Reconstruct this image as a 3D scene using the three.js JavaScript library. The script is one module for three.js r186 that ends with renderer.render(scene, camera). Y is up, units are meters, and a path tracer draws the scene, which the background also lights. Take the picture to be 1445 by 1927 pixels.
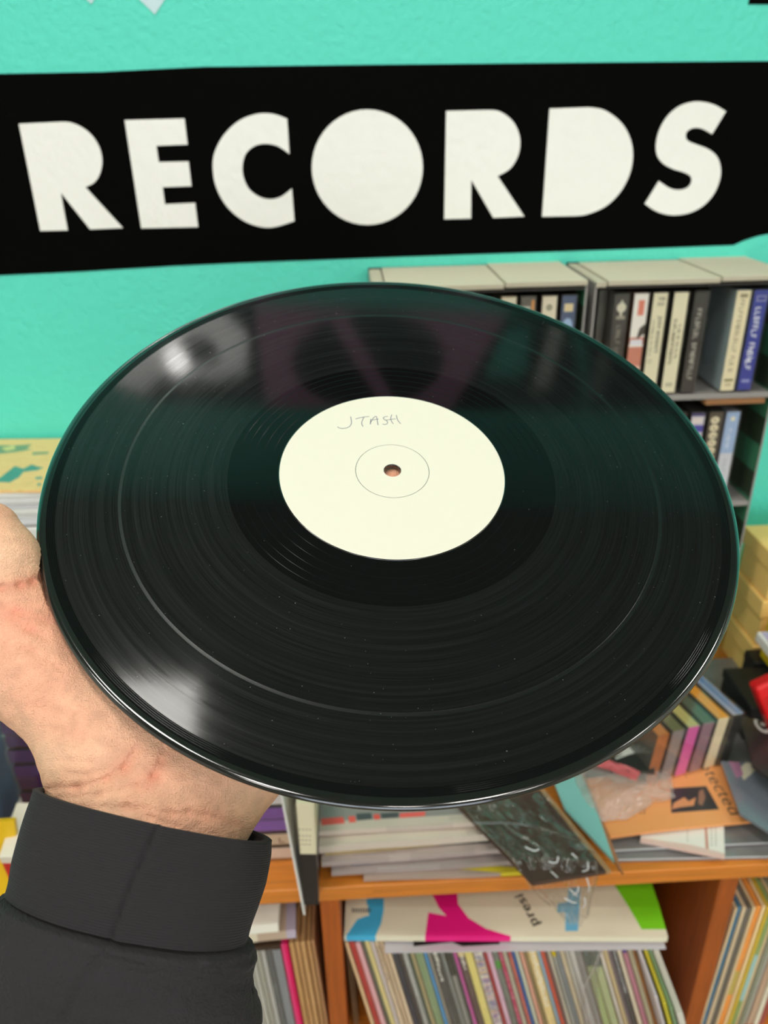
import * as THREE from 'three';
import { RoundedBoxGeometry } from 'three/addons/geometries/RoundedBoxGeometry.js';
import { mergeGeometries, mergeVertices } from 'three/addons/utils/BufferGeometryUtils.js';
import { RectAreaLightUniformsLib } from 'three/addons/lights/RectAreaLightUniformsLib.js';

// ---------------------------------------------------------------- camera, light, exposure
const W = 1445, H = 1927, FPX = 1480;
const scene = new THREE.Scene();
scene.background = new THREE.Color(3.3, 3.6, 3.9) /* overcast daylight, seen only through the added window behind the camera */;
const EYE = new THREE.Vector3(0, 1.48, 0.905);
const camera = new THREE.PerspectiveCamera(2 * Math.atan(H / 2 / FPX) * 180 / Math.PI, W / H, 0.02, 30);
camera.position.copy(EYE);
camera.rotation.order = 'YXZ';
camera.rotation.set(-26.4 * Math.PI / 180, -2.1 * Math.PI / 180, -1.25 * Math.PI / 180);
camera.focus = 0.305;
camera.userData.fStop = 11.5;
camera.updateMatrixWorld(true);
const renderer = new THREE.WebGLRenderer({ antialias: true });
renderer.toneMapping = THREE.LinearToneMapping;
renderer.toneMappingExposure = 0.96;
renderer.shadowMap.enabled = true;
RectAreaLightUniformsLib.init();
const LAMP = 26, CEIL = 3.08, LAMP_RGB = [1.0, 0.965, 0.9];
// [x, z, width, depth] of the recessed ceiling panels
const PANELS = [[-0.47, 0.665, 0.36, 0.36], [1.75, 0.78, 0.36, 0.36], [-0.585, 2.0, 0.36, 0.36], [0.7, 2.0, 0.36, 0.36], [-1.9, 1.4, 0.36, 0.36], [2.4, 2.0, 0.36, 0.36], [-1.3, 3.3, 0.36, 0.36], [0.3, 3.3, 0.36, 0.36], [1.7, 3.3, 0.36, 0.36]];

// ---------------------------------------------------------------- helpers
let seed = 7;
const rnd = () => { seed = (seed + 0x6d2b79f5) | 0; let t = Math.imul(seed ^ (seed >>> 15), 1 | seed); t = (t + Math.imul(t ^ (t >>> 7), 61 | t)) ^ t; return ((t ^ (t >>> 14)) >>> 0) / 4294967296; };
const V = (x, y, z) => new THREE.Vector3(x, y, z);
const ray = (px, py) => V((px - W / 2) / FPX, -(py - H / 2) / FPX, -1).applyEuler(camera.rotation);
const onZ = (px, py, z) => { const d = ray(px, py); return d.multiplyScalar((z - EYE.z) / d.z).add(EYE); };
const onY = (px, py, y) => { const d = ray(px, py); return d.multiplyScalar((y - EYE.y) / d.y).add(EYE); };
const atD = (px, py, dep) => ray(px, py).multiplyScalar(dep).add(EYE);
const lerp = THREE.MathUtils.lerp, clamp = THREE.MathUtils.clamp, smooth = THREE.MathUtils.smoothstep;

const taken = {};
const numbered = (n) => { const k = taken[n] = (taken[n] ?? -1) + 1; return k ? n + '_' + String(k).padStart(3, '0') : n; };
function tag(o, label, category, group) { if (label) o.userData.label = label; if (category) o.userData.category = category; if (group) o.userData.group = group; return o; }
function shadow(m) { m.castShadow = true; m.receiveShadow = true; return m; }
function mesh(name, geo, mat, parent = scene) {
  const m = shadow(new THREE.Mesh(geo, mat));
  m.name = parent === scene ? numbered(name) : name;
  parent.add(m);
  return m;
}
function thing(name, label, category, pos = V(0, 0, 0), group) {
  const g = new THREE.Group(); g.name = numbered(name); g.position.copy(pos); scene.add(g);
  return tag(g, label, category, group);
}
function struct(name, geo, mat) { const m = mesh(name, geo, mat); m.userData.kind = 'structure'; return m; }
const box = (w, h, d, x = 0, y = 0, z = 0, r = 0) => { const g = r ? new RoundedBoxGeometry(w, h, d, 2, r) : new THREE.BoxGeometry(w, h, d); return g.translate(x, y, z); };
const srgb = (r, g, b) => new THREE.Color(`rgb(${r},${g},${b})`);
const std = (o) => new THREE.MeshStandardMaterial(o);
const phy = (o) => new THREE.MeshPhysicalMaterial(o);
const matte = (r, g, b, rough = 0.6, extra = {}) => std({ color: srgb(r, g, b), roughness: rough, ...extra });

// value noise
const hash = (x, y, z) => { let h = (x * 374761393 + y * 668265263 + z * 2147483647) | 0; h = Math.imul(h ^ (h >>> 13), 1274126177); return ((h ^ (h >>> 16)) >>> 0) / 4294967295; };
function noise(x, y, z = 0) {
  const X = Math.floor(x), Y = Math.floor(y), Zz = Math.floor(z), f = x - X, g = y - Y, h = z - Zz;
  const u = f * f * (3 - 2 * f), v = g * g * (3 - 2 * g), w = h * h * (3 - 2 * h);
  const L = (a, b, t) => a + (b - a) * t;
  return L(L(L(hash(X, Y, Zz), hash(X + 1, Y, Zz), u), L(hash(X, Y + 1, Zz), hash(X + 1, Y + 1, Zz), u), v),
    L(L(hash(X, Y, Zz + 1), hash(X + 1, Y, Zz + 1), u), L(hash(X, Y + 1, Zz + 1), hash(X + 1, Y + 1, Zz + 1), u), v), w);
}
const fbm = (x, y, z = 0, n = 4) => { let s = 0, a = 0.5, t = 0; for (let i = 0; i < n; i++) { s += a * noise(x, y, z); t += a; x *= 2.03; y *= 2.03; z *= 2.03; a *= 0.5; } return s / t; };
// periodic noise for tiling textures
function pnoise(x, y, p) { const m = (a) => ((a % p) + p) % p; const X = Math.floor(x), Y = Math.floor(y), f = x - X, g = y - Y, u = f * f * (3 - 2 * f), v = g * g * (3 - 2 * g); const h = (i, j) => hash(m(i), m(j), p); return lerp(lerp(h(X, Y), h(X + 1, Y), u), lerp(h(X, Y + 1), h(X + 1, Y + 1), u), v); }
function dataTex(w, h, fn, color = false) {
  const d = new Uint8Array(w * h * 4);
  for (let y = 0; y < h; y++) for (let x = 0; x < w; x++) { const c = fn(x / w, y / h, x, y), i = (y * w + x) * 4; if (typeof c === 'number') d[i] = d[i + 1] = d[i + 2] = clamp(c, 0, 1) * 255; else for (let k = 0; k < 3; k++) d[i + k] = clamp(c[k], 0, 255); d[i + 3] = 255; }
  const t = new THREE.DataTexture(d, w, h); t.magFilter = t.minFilter = THREE.LinearFilter; t.wrapS = t.wrapT = THREE.RepeatWrapping; if (color) t.colorSpace = THREE.SRGBColorSpace; t.needsUpdate = true; return t;
}
function canvasTex(w, h, draw) {
  const c = document.createElement('canvas'); c.width = w; c.height = h; const g = c.getContext('2d'); draw(g, w, h);
  const t = new THREE.CanvasTexture(c); t.colorSpace = THREE.SRGBColorSpace; t.magFilter = t.minFilter = THREE.LinearFilter; return t;
}
const rgb = (a) => `rgb(${a[0]},${a[1]},${a[2]})`;
function uvScale(geo, su, sv = su) { const a = geo.attributes.uv; for (let i = 0; i < a.count; i++) a.setXY(i, a.getX(i) * su, a.getY(i) * sv); return geo; }
// uv in metres by the dominant axis of each face normal
function uvMetres(geo, s = 1) {
  const g = geo.index ? geo.toNonIndexed() : geo, p = g.attributes.position, n = g.attributes.normal, uv = new Float32Array(p.count * 2);
  for (let i = 0; i < p.count; i++) { const ax = Math.abs(n.getX(i)), ay = Math.abs(n.getY(i)), az = Math.abs(n.getZ(i)); const [a, b] = ay > ax && ay > az ? [p.getX(i), p.getZ(i)] : ax > az ? [p.getZ(i), p.getY(i)] : [p.getX(i), p.getY(i)]; uv[i * 2] = a * s; uv[i * 2 + 1] = b * s; }
  g.setAttribute('uv', new THREE.BufferAttribute(uv, 2)); return g;
}
// a flat sheet with four corners (front-left, front-right, back-right, back-left) and a thickness along up; uv 0..1 over its top
function slab(q, t, up = V(0, 1, 0), bend) {
  const n = 10, pos = [], uv = [], idx = [], top = [];
  const at = (u, v) => q[0].clone().lerp(q[1], u).lerp(q[3].clone().lerp(q[2], u), v);
  for (let s = 0; s < 2; s++) for (let j = 0; j <= n; j++) for (let i = 0; i <= n; i++) { const u = i / n, v = j / n, p = at(u, v).addScaledVector(up, (s ? -t : 0) + (bend ? bend(u, v) : 0)); pos.push(p.x, p.y, p.z); uv.push(u, v); }
  const N = (n + 1) * (n + 1), id = (s, i, j) => s * N + j * (n + 1) + i;
  for (let j = 0; j < n; j++) for (let i = 0; i < n; i++) { idx.push(id(0, i, j), id(0, i + 1, j), id(0, i + 1, j + 1), id(0, i, j), id(0, i + 1, j + 1), id(0, i, j + 1)); idx.push(id(1, i, j), id(1, i + 1, j + 1), id(1, i + 1, j), id(1, i, j), id(1, i, j + 1), id(1, i + 1, j + 1)); }
  const edge = (a, b) => idx.push(id(0, ...a), id(1, ...a), id(1, ...b), id(0, ...a), id(1, ...b), id(0, ...b));
  for (let i = 0; i < n; i++) { edge([i, 0], [i + 1, 0]); edge([i + 1, n], [i, n]); edge([0, i + 1], [0, i]); edge([n, i], [n, i + 1]); }
  let g = new THREE.BufferGeometry(); g.setAttribute('position', new THREE.Float32BufferAttribute(pos, 3)); g.setAttribute('uv', new THREE.Float32BufferAttribute(uv, 2)); g.setIndex(idx);
  g = g.toNonIndexed(); g.computeVertexNormals();
  return g;
}
// local geometry: shift a world-space geometry to its thing's base
const local = (g, o) => g.translate(-o.position.x, -o.position.y, -o.position.z);

// ---------------------------------------------------------------- shared surfaces
const tealBump = dataTex(1024, 1024, (u, v) => { const a = pnoise(u * 128, v * 128, 128), b = pnoise(u * 64 + 9, v * 64, 64), c = pnoise(u * 256, v * 256, 256); return 0.5 * smooth(a * 0.6 + b * 0.6, 0.35, 0.85) + 0.35 * b + 0.15 * c; });
const grain = dataTex(1024, 512, (u, v) => { const w = pnoise(u * 4, v * 8, 8) * 3, s = pnoise(u * 6, v * 160 + w, 160) * 0.6 + pnoise(u * 24, v * 340, 340) * 0.4, k = 0.84 + 0.2 * s + 0.1 * pnoise(u * 3, v * 3, 3); return [216 * k, 130 * k, 46 * k]; }, true);
const paperBump = dataTex(256, 256, (u, v) => pnoise(u * 64, v * 64, 64) * 0.6 + pnoise(u * 128, v * 128, 128) * 0.4);
const woodMat = std({ map: grain, roughness: 0.42 });
const clearMat = phy({ color: 0xffffff, transmission: 1, thickness: 0, roughness: 0.06, ior: 1.45, side: THREE.DoubleSide });
const hazeMat = phy({ color: srgb(236, 234, 236), transmission: 0.93, thickness: 0, roughness: 0.12, ior: 1.45, side: THREE.DoubleSide });

// ---------------------------------------------------------------- the room
const tealMat = std({ color: srgb(92, 226, 203), roughness: 0.55, bumpMap: tealBump, bumpScale: 0.0005 });
const RX0 = -2.8, RX1 = 3.2, RZ1 = 5.2;
struct('wall_back', uvMetres(box(RX1 - RX0, CEIL, 0.1, (RX0 + RX1) / 2, CEIL / 2, -0.05), 3.0), tealMat);
const wallMat = matte(226, 222, 212, 0.8);
struct('wall_left', box(0.1, CEIL, RZ1, RX0 - 0.05, CEIL / 2, RZ1 / 2), wallMat);
struct('wall_right', box(0.1, CEIL, RZ1, RX1 + 0.05, CEIL / 2, RZ1 / 2), wallMat);
{ const wx0 = -1.7, wx1 = 2.0, wy0 = 0.5, wy1 = 2.75, z = RZ1 + 0.05;
  struct('wall_front', mergeGeometries([box(wx0 - RX0, CEIL, 0.1, (wx0 + RX0) / 2, CEIL / 2, z), box(RX1 - wx1, CEIL, 0.1, (wx1 + RX1) / 2, CEIL / 2, z), box(wx1 - wx0, wy0, 0.1, (wx0 + wx1) / 2, wy0 / 2, z), box(wx1 - wx0, CEIL - wy1, 0.1, (wx0 + wx1) / 2, (CEIL + wy1) / 2, z)]), wallMat);
  const win = new THREE.Group(); win.name = 'added_window_1'; win.userData.kind = 'structure'; win.position.set((wx0 + wx1) / 2, wy0, z); scene.add(win);  // unseen window, added to bring daylight onto the lower shelves and fronts
  const ww = wx1 - wx0, wh = wy1 - wy0; mesh('frame', mergeGeometries([box(ww, 0.05, 0.06, 0, 0.025, 0), box(ww, 0.05, 0.06, 0, wh - 0.025, 0), ...[-0.5, -0.1667, 0.1667, 0.5].map((k) => box(0.05, wh, 0.06, k * (ww - 0.05), wh / 2, 0))]), matte(60, 60, 62, 0.5), win);
  for (let i = 0; i < 3; i++) mesh('pane', new THREE.PlaneGeometry(ww / 3 - 0.05, wh - 0.1).translate((i - 1) * ww / 3, wh / 2, 0), phy({ color: 0xffffff, transmission: 1, thickness: 0, roughness: 0, side: THREE.DoubleSide }), win);
  struct('pavement', box(14, 0.1, 6, 0.2, -0.05, RZ1 + 3.2), matte(150, 148, 144, 0.9)); }
struct('floor', box(RX1 - RX0, 0.1, RZ1, (RX0 + RX1) / 2, -0.05, RZ1 / 2), matte(158, 140, 118, 0.6));
struct('ceiling', box(RX1 - RX0, 0.1, RZ1, (RX0 + RX1) / 2, CEIL + 0.05, RZ1 / 2), matte(150, 148, 142, 0.9));

// ceiling panels: frame, diffuser and the light in front of it
PANELS.forEach(([x, z, w, d], i) => {
  const t = thing('ceiling_light', ['square ceiling light panel above the record, nearest the sign wall', 'square ceiling light panel right of the record near the sign wall', 'square ceiling light panel behind the camera, left of its middle', 'square ceiling light panel behind the camera, right of its middle', 'square ceiling light panel near the left wall', 'square ceiling light panel near the right wall', 'square ceiling light panel far from the sign wall on the left', 'square ceiling light panel far from the sign wall in the middle', 'square ceiling light panel far from the sign wall on the right'][i], 'lamp', V(x, CEIL, z), 'ceiling light panels');
  const fr = [];
  for (const s of [-1, 1]) { fr.push(box(w + 0.04, 0.02, 0.02, 0, -0.01, s * (d / 2 + 0.01))); fr.push(box(0.02, 0.02, d, s * (w / 2 + 0.01), -0.01, 0)); }
  mesh('frame', mergeGeometries(fr), matte(225, 225, 222, 0.5), t);
  mesh('diffuser', box(w, 0.006, d, 0, -0.006, 0), std({ color: 0xffffff, roughness: 0.6, emissive: new THREE.Color(...LAMP_RGB), emissiveIntensity: 1.2 }), t);
  const L = new THREE.RectAreaLight(new THREE.Color(...LAMP_RGB), LAMP, w, d);
  L.position.set(0, -0.014, 0); L.rotation.x = -Math.PI / 2; L.name = 'panel_light'; t.add(L);
});

// ---------------------------------------------------------------- sign: black band with white cut-out letters
const onWall = (px, py) => { const p = onZ(px, py, 0); return new THREE.Vector2(p.x, p.y); };
const blackVinyl = phy({ color: srgb(6, 6, 5), roughness: 0.6, specularIntensity: 0.05, bumpMap: tealBump, bumpScale: 0.0003 });
const whiteVinyl = std({ color: srgb(250, 249, 243), roughness: 0.5, bumpMap: tealBump, bumpScale: 0.0004 });
function decal(pts, z0, t, s = 2.2) { const g = new THREE.ExtrudeGeometry(new THREE.Shape(pts), { depth: t, bevelEnabled: false, curveSegments: 8 }); g.translate(0, 0, z0); return uvMetres(g, s); }
function curve(list) { // [x, y] corners; [x, y, 1] a point of a smooth run
  const out = []; let run = [];
  const flush = () => { if (run.length > 2) out.push(...new THREE.SplineCurve(run).getPoints(run.length * 7)); else out.push(...run); run = []; };
  for (const [x, y, s] of list) { const p = new THREE.Vector2(x, y); if (s) run.push(p); else { if (run.length) { run.push(p); flush(); } else out.push(p); } }
  flush(); return out.map((p) => onWall(p.x, p.y));
}
const sign = thing('wall_sign', 'long black sign band on the teal wall reading RECORDS in white letters', 'sign', V(0, 0, 0));
mesh('band', decal([[-420, 150], [0, 139], [190, 135.5], [380, 126], [700, 122], [1000, 119], [1445, 115], [1900, 112], [1900, 440], [1500, 438], [1445, 440], [1425, 444], [1400, 452], [1380, 461], [1200, 468], [900, 478], [700, 485], [460, 494], [330, 500], [150, 511], [0, 518], [-420, 534]].map((p) => onWall(...p)), 0, 0.0008), blackVinyl, sign);
const zl = (ox, oy, s, list) => list.map(([x, y, k]) => [ox + x / s, oy + y / s, k]);
const GLYPHS = [
  zl(20, 190, 3.803, [[62, 163], [365, 149, 1], [440, 156, 1], [530, 198, 1], [600, 265, 1], [645, 350, 1], [658, 440, 1], [640, 525, 1], [600, 585, 1], [538, 616], [806, 908], [572, 918], [362, 655], [412, 925], [216, 929]]),
  zl(20, 190, 3.803, [[818, 137], [1246, 125], [1268, 312], [1045, 321], [1062, 437], [1275, 432], [1296, 609], [1090, 617], [1106, 738], [1322, 728], [1343, 901], [937, 910]]),
  zl(380, 190, 3.284, [[527, 110, 1], [440, 80, 1], [340, 80, 1], [230, 122, 1], [140, 205, 1], [82, 310, 1], [68, 410, 1], [88, 530, 1], [150, 645, 1], [240, 728, 1], [340, 772, 1], [440, 780, 1], [572, 742], [556, 540, 1], [490, 590, 1], [420, 606, 1], [350, 588, 1], [290, 540, 1], [258, 470, 1], [252, 400, 1], [270, 330, 1], [320, 282, 1], [390, 265, 1], [470, 280, 1], [541, 328]]),
  Array.from({ length: 48 }, (_, i) => { const a = i / 48 * Math.PI * 2; return [691 + 104.3 * Math.cos(a), 314.5 + 108.5 * Math.sin(a)]; }),
  zl(810, 180, 3.6125, [[105, 104], [400, 97, 1], [470, 108, 1], [545, 160, 1], [592, 235, 1], [608, 320, 1], [592, 410, 1], [540, 495, 1], [455, 547], [636, 820], [425, 830], [276, 572], [274, 834], [92, 839]]),
  zl(810, 180, 3.6125, [[807, 88], [1070, 79, 1], [1170, 95, 1], [1270, 160, 1], [1340, 255, 1], [1372, 380, 1], [1355, 520, 1], [1290, 650, 1], [1190, 750, 1], [1060, 807, 1], [960, 818], [756, 822]]),
  zl(1190, 170, 5.6667, [[990, 225, 1], [880, 160, 1], [760, 125, 1], [640, 122, 1], [500, 165, 1], [380, 260, 1], [290, 400, 1], [246, 560, 1], [256, 690, 1], [320, 780, 1], [430, 840, 1], [550, 878, 1], [615, 920, 1], [620, 980, 1], [580, 1035, 1], [490, 1060, 1], [390, 1040, 1], [275, 965], [126, 1208, 1], [230, 1280, 1], [350, 1322, 1], [470, 1330, 1], [620, 1300, 1], [760, 1220, 1], [870, 1090, 1], [930, 930, 1], [930, 800, 1], [890, 700, 1], [800, 625, 1], [680, 578, 1], [590, 540, 1], [562, 490, 1], [580, 435, 1], [650, 402, 1], [740, 412, 1], [842, 468]]),
];
for (const g of GLYPHS) mesh('letter', decal(curve(g), 0.0008, 0.0009), whiteVinyl, sign);

// upper sign: pale blue zigzag, black board with a looped white letter, mauve panel with a slashed disc, black pointed letter
const V2 = (a) => a.map(([x, y]) => new THREE.Vector2(x, y));
const zig = thing('wall_decal', 'pale blue zigzag decal whose points hang at the top of the photograph', 'decal', V(0, 0, 0));
mesh('zigzag', decal(V2([[-0.30, 1.63], [-0.265, 1.612], [-0.237, 1.5865], [-0.214, 1.612], [-0.178, 1.577], [-0.142, 1.616], [-0.10, 1.60], [-0.06, 1.65], [-0.10, 1.80], [-0.30, 1.80]]), 0, 0.0008), std({ color: srgb(205, 232, 238), roughness: 0.5 }), zig);
const bar = thing('wall_decal', 'black decal block cut by the top right corner of the photograph', 'decal', V(0, 0, 0));
mesh('block', decal(V2([[0.4055, 1.577], [0.75, 1.571], [0.75, 1.80], [0.41, 1.80]]), 0, 0.0008), blackVinyl, bar);
const logo = thing('wall_mural', 'large logo of mauve and black panels high on the teal wall, mirrored in the record', 'mural', V(0, 0, 0));
mesh('black_board', decal(V2([[-0.40, 2.07], [-0.112, 2.10], [-0.109, 2.478], [-0.34, 2.47], [-0.42, 2.36]]), 0, 0.0008), blackVinyl, logo);
const circ = (x, y, rx, ry, n = 40, a0 = 0) => Array.from({ length: n }, (_, i) => [x + rx * Math.cos(a0 + i / n * 2 * Math.PI), y + ry * Math.sin(a0 + i / n * 2 * Math.PI)]);
{ const s = new THREE.Shape(V2([[-0.37, 2.10], [-0.30, 2.13], [-0.17, 2.12], [-0.125, 2.2], [-0.14, 2.33], [-0.2, 2.37], [-0.27, 2.345], [-0.3, 2.36], [-0.34, 2.43], [-0.39, 2.40]])); s.holes.push(new THREE.Path(V2(circ(-0.215, 2.26, 0.035, 0.05).reverse()))); const g = new THREE.ExtrudeGeometry(s, { depth: 0.001, bevelEnabled: false }); g.translate(0, 0, 0.0008); const lit = thing('added_glow_letter', 'white looped letter with added glow on the black part of the wall logo', 'sign', V(-0.25, 2.25, 0)); mesh('glow_letter', local(g, lit), std({ color: 0xffffff, roughness: 0.5, emissive: new THREE.Color(1, 0.98, 0.94), emissiveIntensity: 2.6 }), lit); const pl = new THREE.PointLight(new THREE.Color(1, 0.98, 0.94), 0.03); pl.position.set(0, 0, 0.03); pl.name = 'added_letter_light'; lit.add(pl); }  // letter read from its reflection; glow and point light added to brighten it
const mauve = matte(232, 166, 206, 0.5);
mesh('mauve_panel', decal(V2([[-0.112, 2.11], [-0.109, 2.478], [0.27, 2.464], [0.303, 2.107]]), 0, 0.001), mauve, logo);
mesh('disc', decal(V2(circ(0.084, 2.292, 0.138, 0.172)), 0.001, 0.0008), blackVinyl, logo);
mesh('slash', decal(V2([[-0.005, 2.11], [0.03, 2.11], [0.165, 2.47], [0.13, 2.47]]), 0.0018, 0.0006), mauve, logo);
{ const s = new THREE.Shape(V2([[0.30, 2.10], [0.40, 2.10], [0.55, 2.45], [0.27, 2.465]])); s.holes.push(new THREE.Path(V2([[0.306, 2.15], [0.303, 2.32], [0.385, 2.315], [0.35, 2.15]]))); const g = new THREE.ExtrudeGeometry(s, { depth: 0.001, bevelEnabled: false }); g.translate(0, 0, 0.0008); mesh('pointed_letter', g, blackVinyl, logo); }
mesh('stripe', decal(V2([[0.375, 2.12], [0.40, 2.12], [0.445, 2.36], [0.41, 2.36]]), 0.002, 0.0006), whiteVinyl, logo);
mesh('side_board', decal(V2([[0.42, 2.10], [0.80, 2.09], [0.80, 2.44], [0.56, 2.45]]), 0, 0.0008), blackVinyl, logo);
mesh('stripe', decal(V2([[0.47, 2.12], [0.49, 2.12], [0.56, 2.38], [0.53, 2.38]]), 0.002, 0.0006), matte(150, 150, 150, 0.6), logo);

// ---------------------------------------------------------------- the record
const RC = V(0.0159, 1.3407, 0.5838), RN = V(0.0425, 0.9223, 0.3842).normalize();
const RU = V(1, 0, 0).addScaledVector(RN, -RN.x).normalize(), RV = RN.clone().cross(RU); // RU right, RV away from the viewer
const rec = (a, b, h = 0) => RC.clone().addScaledVector(RU, a).addScaledVector(RV, b).addScaledVector(RN, h);
const onRec = (px, py) => { const d = ray(px, py), t = (RC.clone().sub(EYE).dot(RN)) / d.dot(RN), p = d.multiplyScalar(t).add(EYE).sub(RC); return [p.dot(RU), p.dot(RV)]; };
const record = thing('vinyl_record', 'black twelve-inch vinyl record with a blank white label, held up in the hand', 'record', RC);
record.setRotationFromMatrix(new THREE.Matrix4().makeBasis(RU, RN, RV.clone().negate()));
// lathe with u running along the radius, so that the material's grain follows the grooves; profile [r, h]
function disc(profile, seg = 360) {
  const pos = [], uv = [], idx = [], n = profile.length;
  let s = 0; const len = profile.map((p, i) => (i ? s += Math.hypot(p[0] - profile[i - 1][0], p[1] - profile[i - 1][1]) : 0));
  for (let j = 0; j <= seg; j++) { const a = j / seg * 2 * Math.PI; for (let i = 0; i < n; i++) { pos.push(profile[i][0] * Math.cos(a), profile[i][1], profile[i][0] * Math.sin(a)); uv.push(len[i] / 0.0512, j / seg); } }
  for (let j = 0; j < seg; j++) for (let i = 0; i < n - 1; i++) { const a = j * n + i, b = a + n; idx.push(a, b, a + 1, b, b + 1, a + 1); }
  const g = new THREE.BufferGeometry(); g.setAttribute('position', new THREE.Float32BufferAttribute(pos, 3)); g.setAttribute('uv', new THREE.Float32BufferAttribute(uv, 2)); g.setIndex(idx); g.computeVertexNormals();
  const N = g.attributes.normal; for (let i = 0; i < n; i++) { const a = i, b = seg * n + i; const x = N.getX(a) + N.getX(b), y = N.getY(a) + N.getY(b), z = N.getZ(a) + N.getZ(b), l = Math.hypot(x, y, z) || 1; N.setXYZ(a, x / l, y / l, z / l); N.setXYZ(b, x / l, y / l, z / l); }
  return g;
}
// grooves: 0.025 mm per texel along the radius, loudness bands of varying depth, a little change round the disc
const loud = (r, k) => 0.25 + 0.75 * Math.pow(fbm(r * 90 + k, 3.1, k, 3), 1.3);
const grooveBump = dataTex(2048, 32, (u, v, x, y) => { const a = 0.5 + 0.5 * Math.sin(x * 2 * Math.PI / 16 + 2.5 * noise(x * 0.11, y * 0.9, 2)), b = noise(x * 0.045, y * 0.35, 9), c = noise(x * 0.4, y * 0.7, 4); return (a * 0.18 + b * 0.6 + c * 0.22) * loud(u, 1); });
grooveBump.wrapT = THREE.RepeatWrapping;
const grooveHaze = dataTex(2048, 256, (u, v, x, y) => { const a = noise(x * 0.06, y * 0.05, 3), b = noise(x * 0.16, y * 0.12, 7), c = noise(x * 0.012, y * 0.02, 11); return clamp(0.16 + 1.0 * Math.pow(a * 0.45 + b * 0.35 + c * 0.25, 2.2), 0, 1); });
const grooveRough = dataTex(2048, 4, (u, v, x) => 0.62 + 0.38 * noise(x * 0.02, 1, 3) * loud(u, 5) + 0.12 * noise(x * 0.2, 5, 8));
const vinyl = phy({ color: new THREE.Color(0.0045, 0.0045, 0.0047), roughness: 0.06, ior: 1.5, specularIntensity: 0.38 });
const grooveVinyl = phy({ color: new THREE.Color(0.0045, 0.0045, 0.0047), roughness: 0.11, roughnessMap: grooveRough, ior: 1.5, specularIntensity: 0.48, anisotropy: 0.1, clearcoat: 0.31, clearcoatMap: grooveHaze, clearcoatRoughness: 0.52, bumpMap: grooveBump, bumpScale: 0.0000032 });
const edgeVinyl = phy({ color: new THREE.Color(0.0045, 0.0045, 0.0047), roughness: 0.1, ior: 1.65, specularIntensity: 1, clearcoat: 1, clearcoatRoughness: 0.1 });
const ring = (p, r, w, d) => p.push([r - w - 0.00015, 0], [r - w, 0], [r - w * 0.4, -d], [r + w * 0.4, -d], [r + w, 0], [r + w + 0.00015, 0]);
// body: hole, underside and rim bead
const beadTop = [[0.1466, 0.00017], [0.1472, 0.00022], [0.1478, 0.00034], [0.1484, 0.00040], [0.14885, 0.00036], [0.1493, 0.00024], [0.1497, 0.00004], [0.1501, -0.00025], [0.15042, -0.0006], [0.15058, -0.0010], [0.15045, -0.0014], [0.1500, -0.0019], [0.149, -0.0021]];
mesh('disc', disc([[0.00365, -0.0019], [0.00363, -0.0003], [0.0039, 0.0003], [0.0501, 0.00032], [0.0503, 0.00025], [0.0504, 0]]), edgeVinyl, record);
mesh('rim', disc([...beadTop, [0.145, -0.0019], [0.05, -0.0021], [0.00365, -0.0019]]), edgeVinyl, record);
{ const p = [[0.0504, 0]]; for (const r of [0.0545, 0.0588, 0.0628, 0.0664, 0.0699]) ring(p, r, 0.00008, 0.00002); p.push([0.0725, 0]); mesh('runout', disc(p), vinyl, record); }
mesh('groove_band', disc([[0.0725, 0], [0.0728, 0], [0.095, 0], [0.1165, 0], [0.1168, 0]]), grooveVinyl, record);
{ const p = [[0.1168, 0], [0.1169, -0.00003], [0.1170, -0.00004], [0.1180, -0.00004], [0.1181, -0.00003], [0.1182, 0]]; mesh('track_gap', disc(p), phy({ color: new THREE.Color(0.0045, 0.0045, 0.0047), roughness: 0.25, specularIntensity: 0.8, clearcoat: 0.16, clearcoatRoughness: 0.5 }), record); }
mesh('groove_band', disc([[0.1182, 0], [0.1185, 0], [0.130, 0], [0.143, 0], [0.1432, 0]]), grooveVinyl, record);
{ const p = [[0.1432, 0]]; for (const r of [0.1438, 0.1445, 0.1452, 0.1459]) { const k = (r - 0.1432) * 0.05; p.push([r - 0.00022, k], [r - 0.0001, k], [r - 0.00004, k - 0.00004], [r + 0.00004, k - 0.00004], [r + 0.0001, k], [r + 0.00022, k]); } p.push([0.1466, 0.00017]); mesh('lead_in', disc(p), vinyl, record); }
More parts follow.
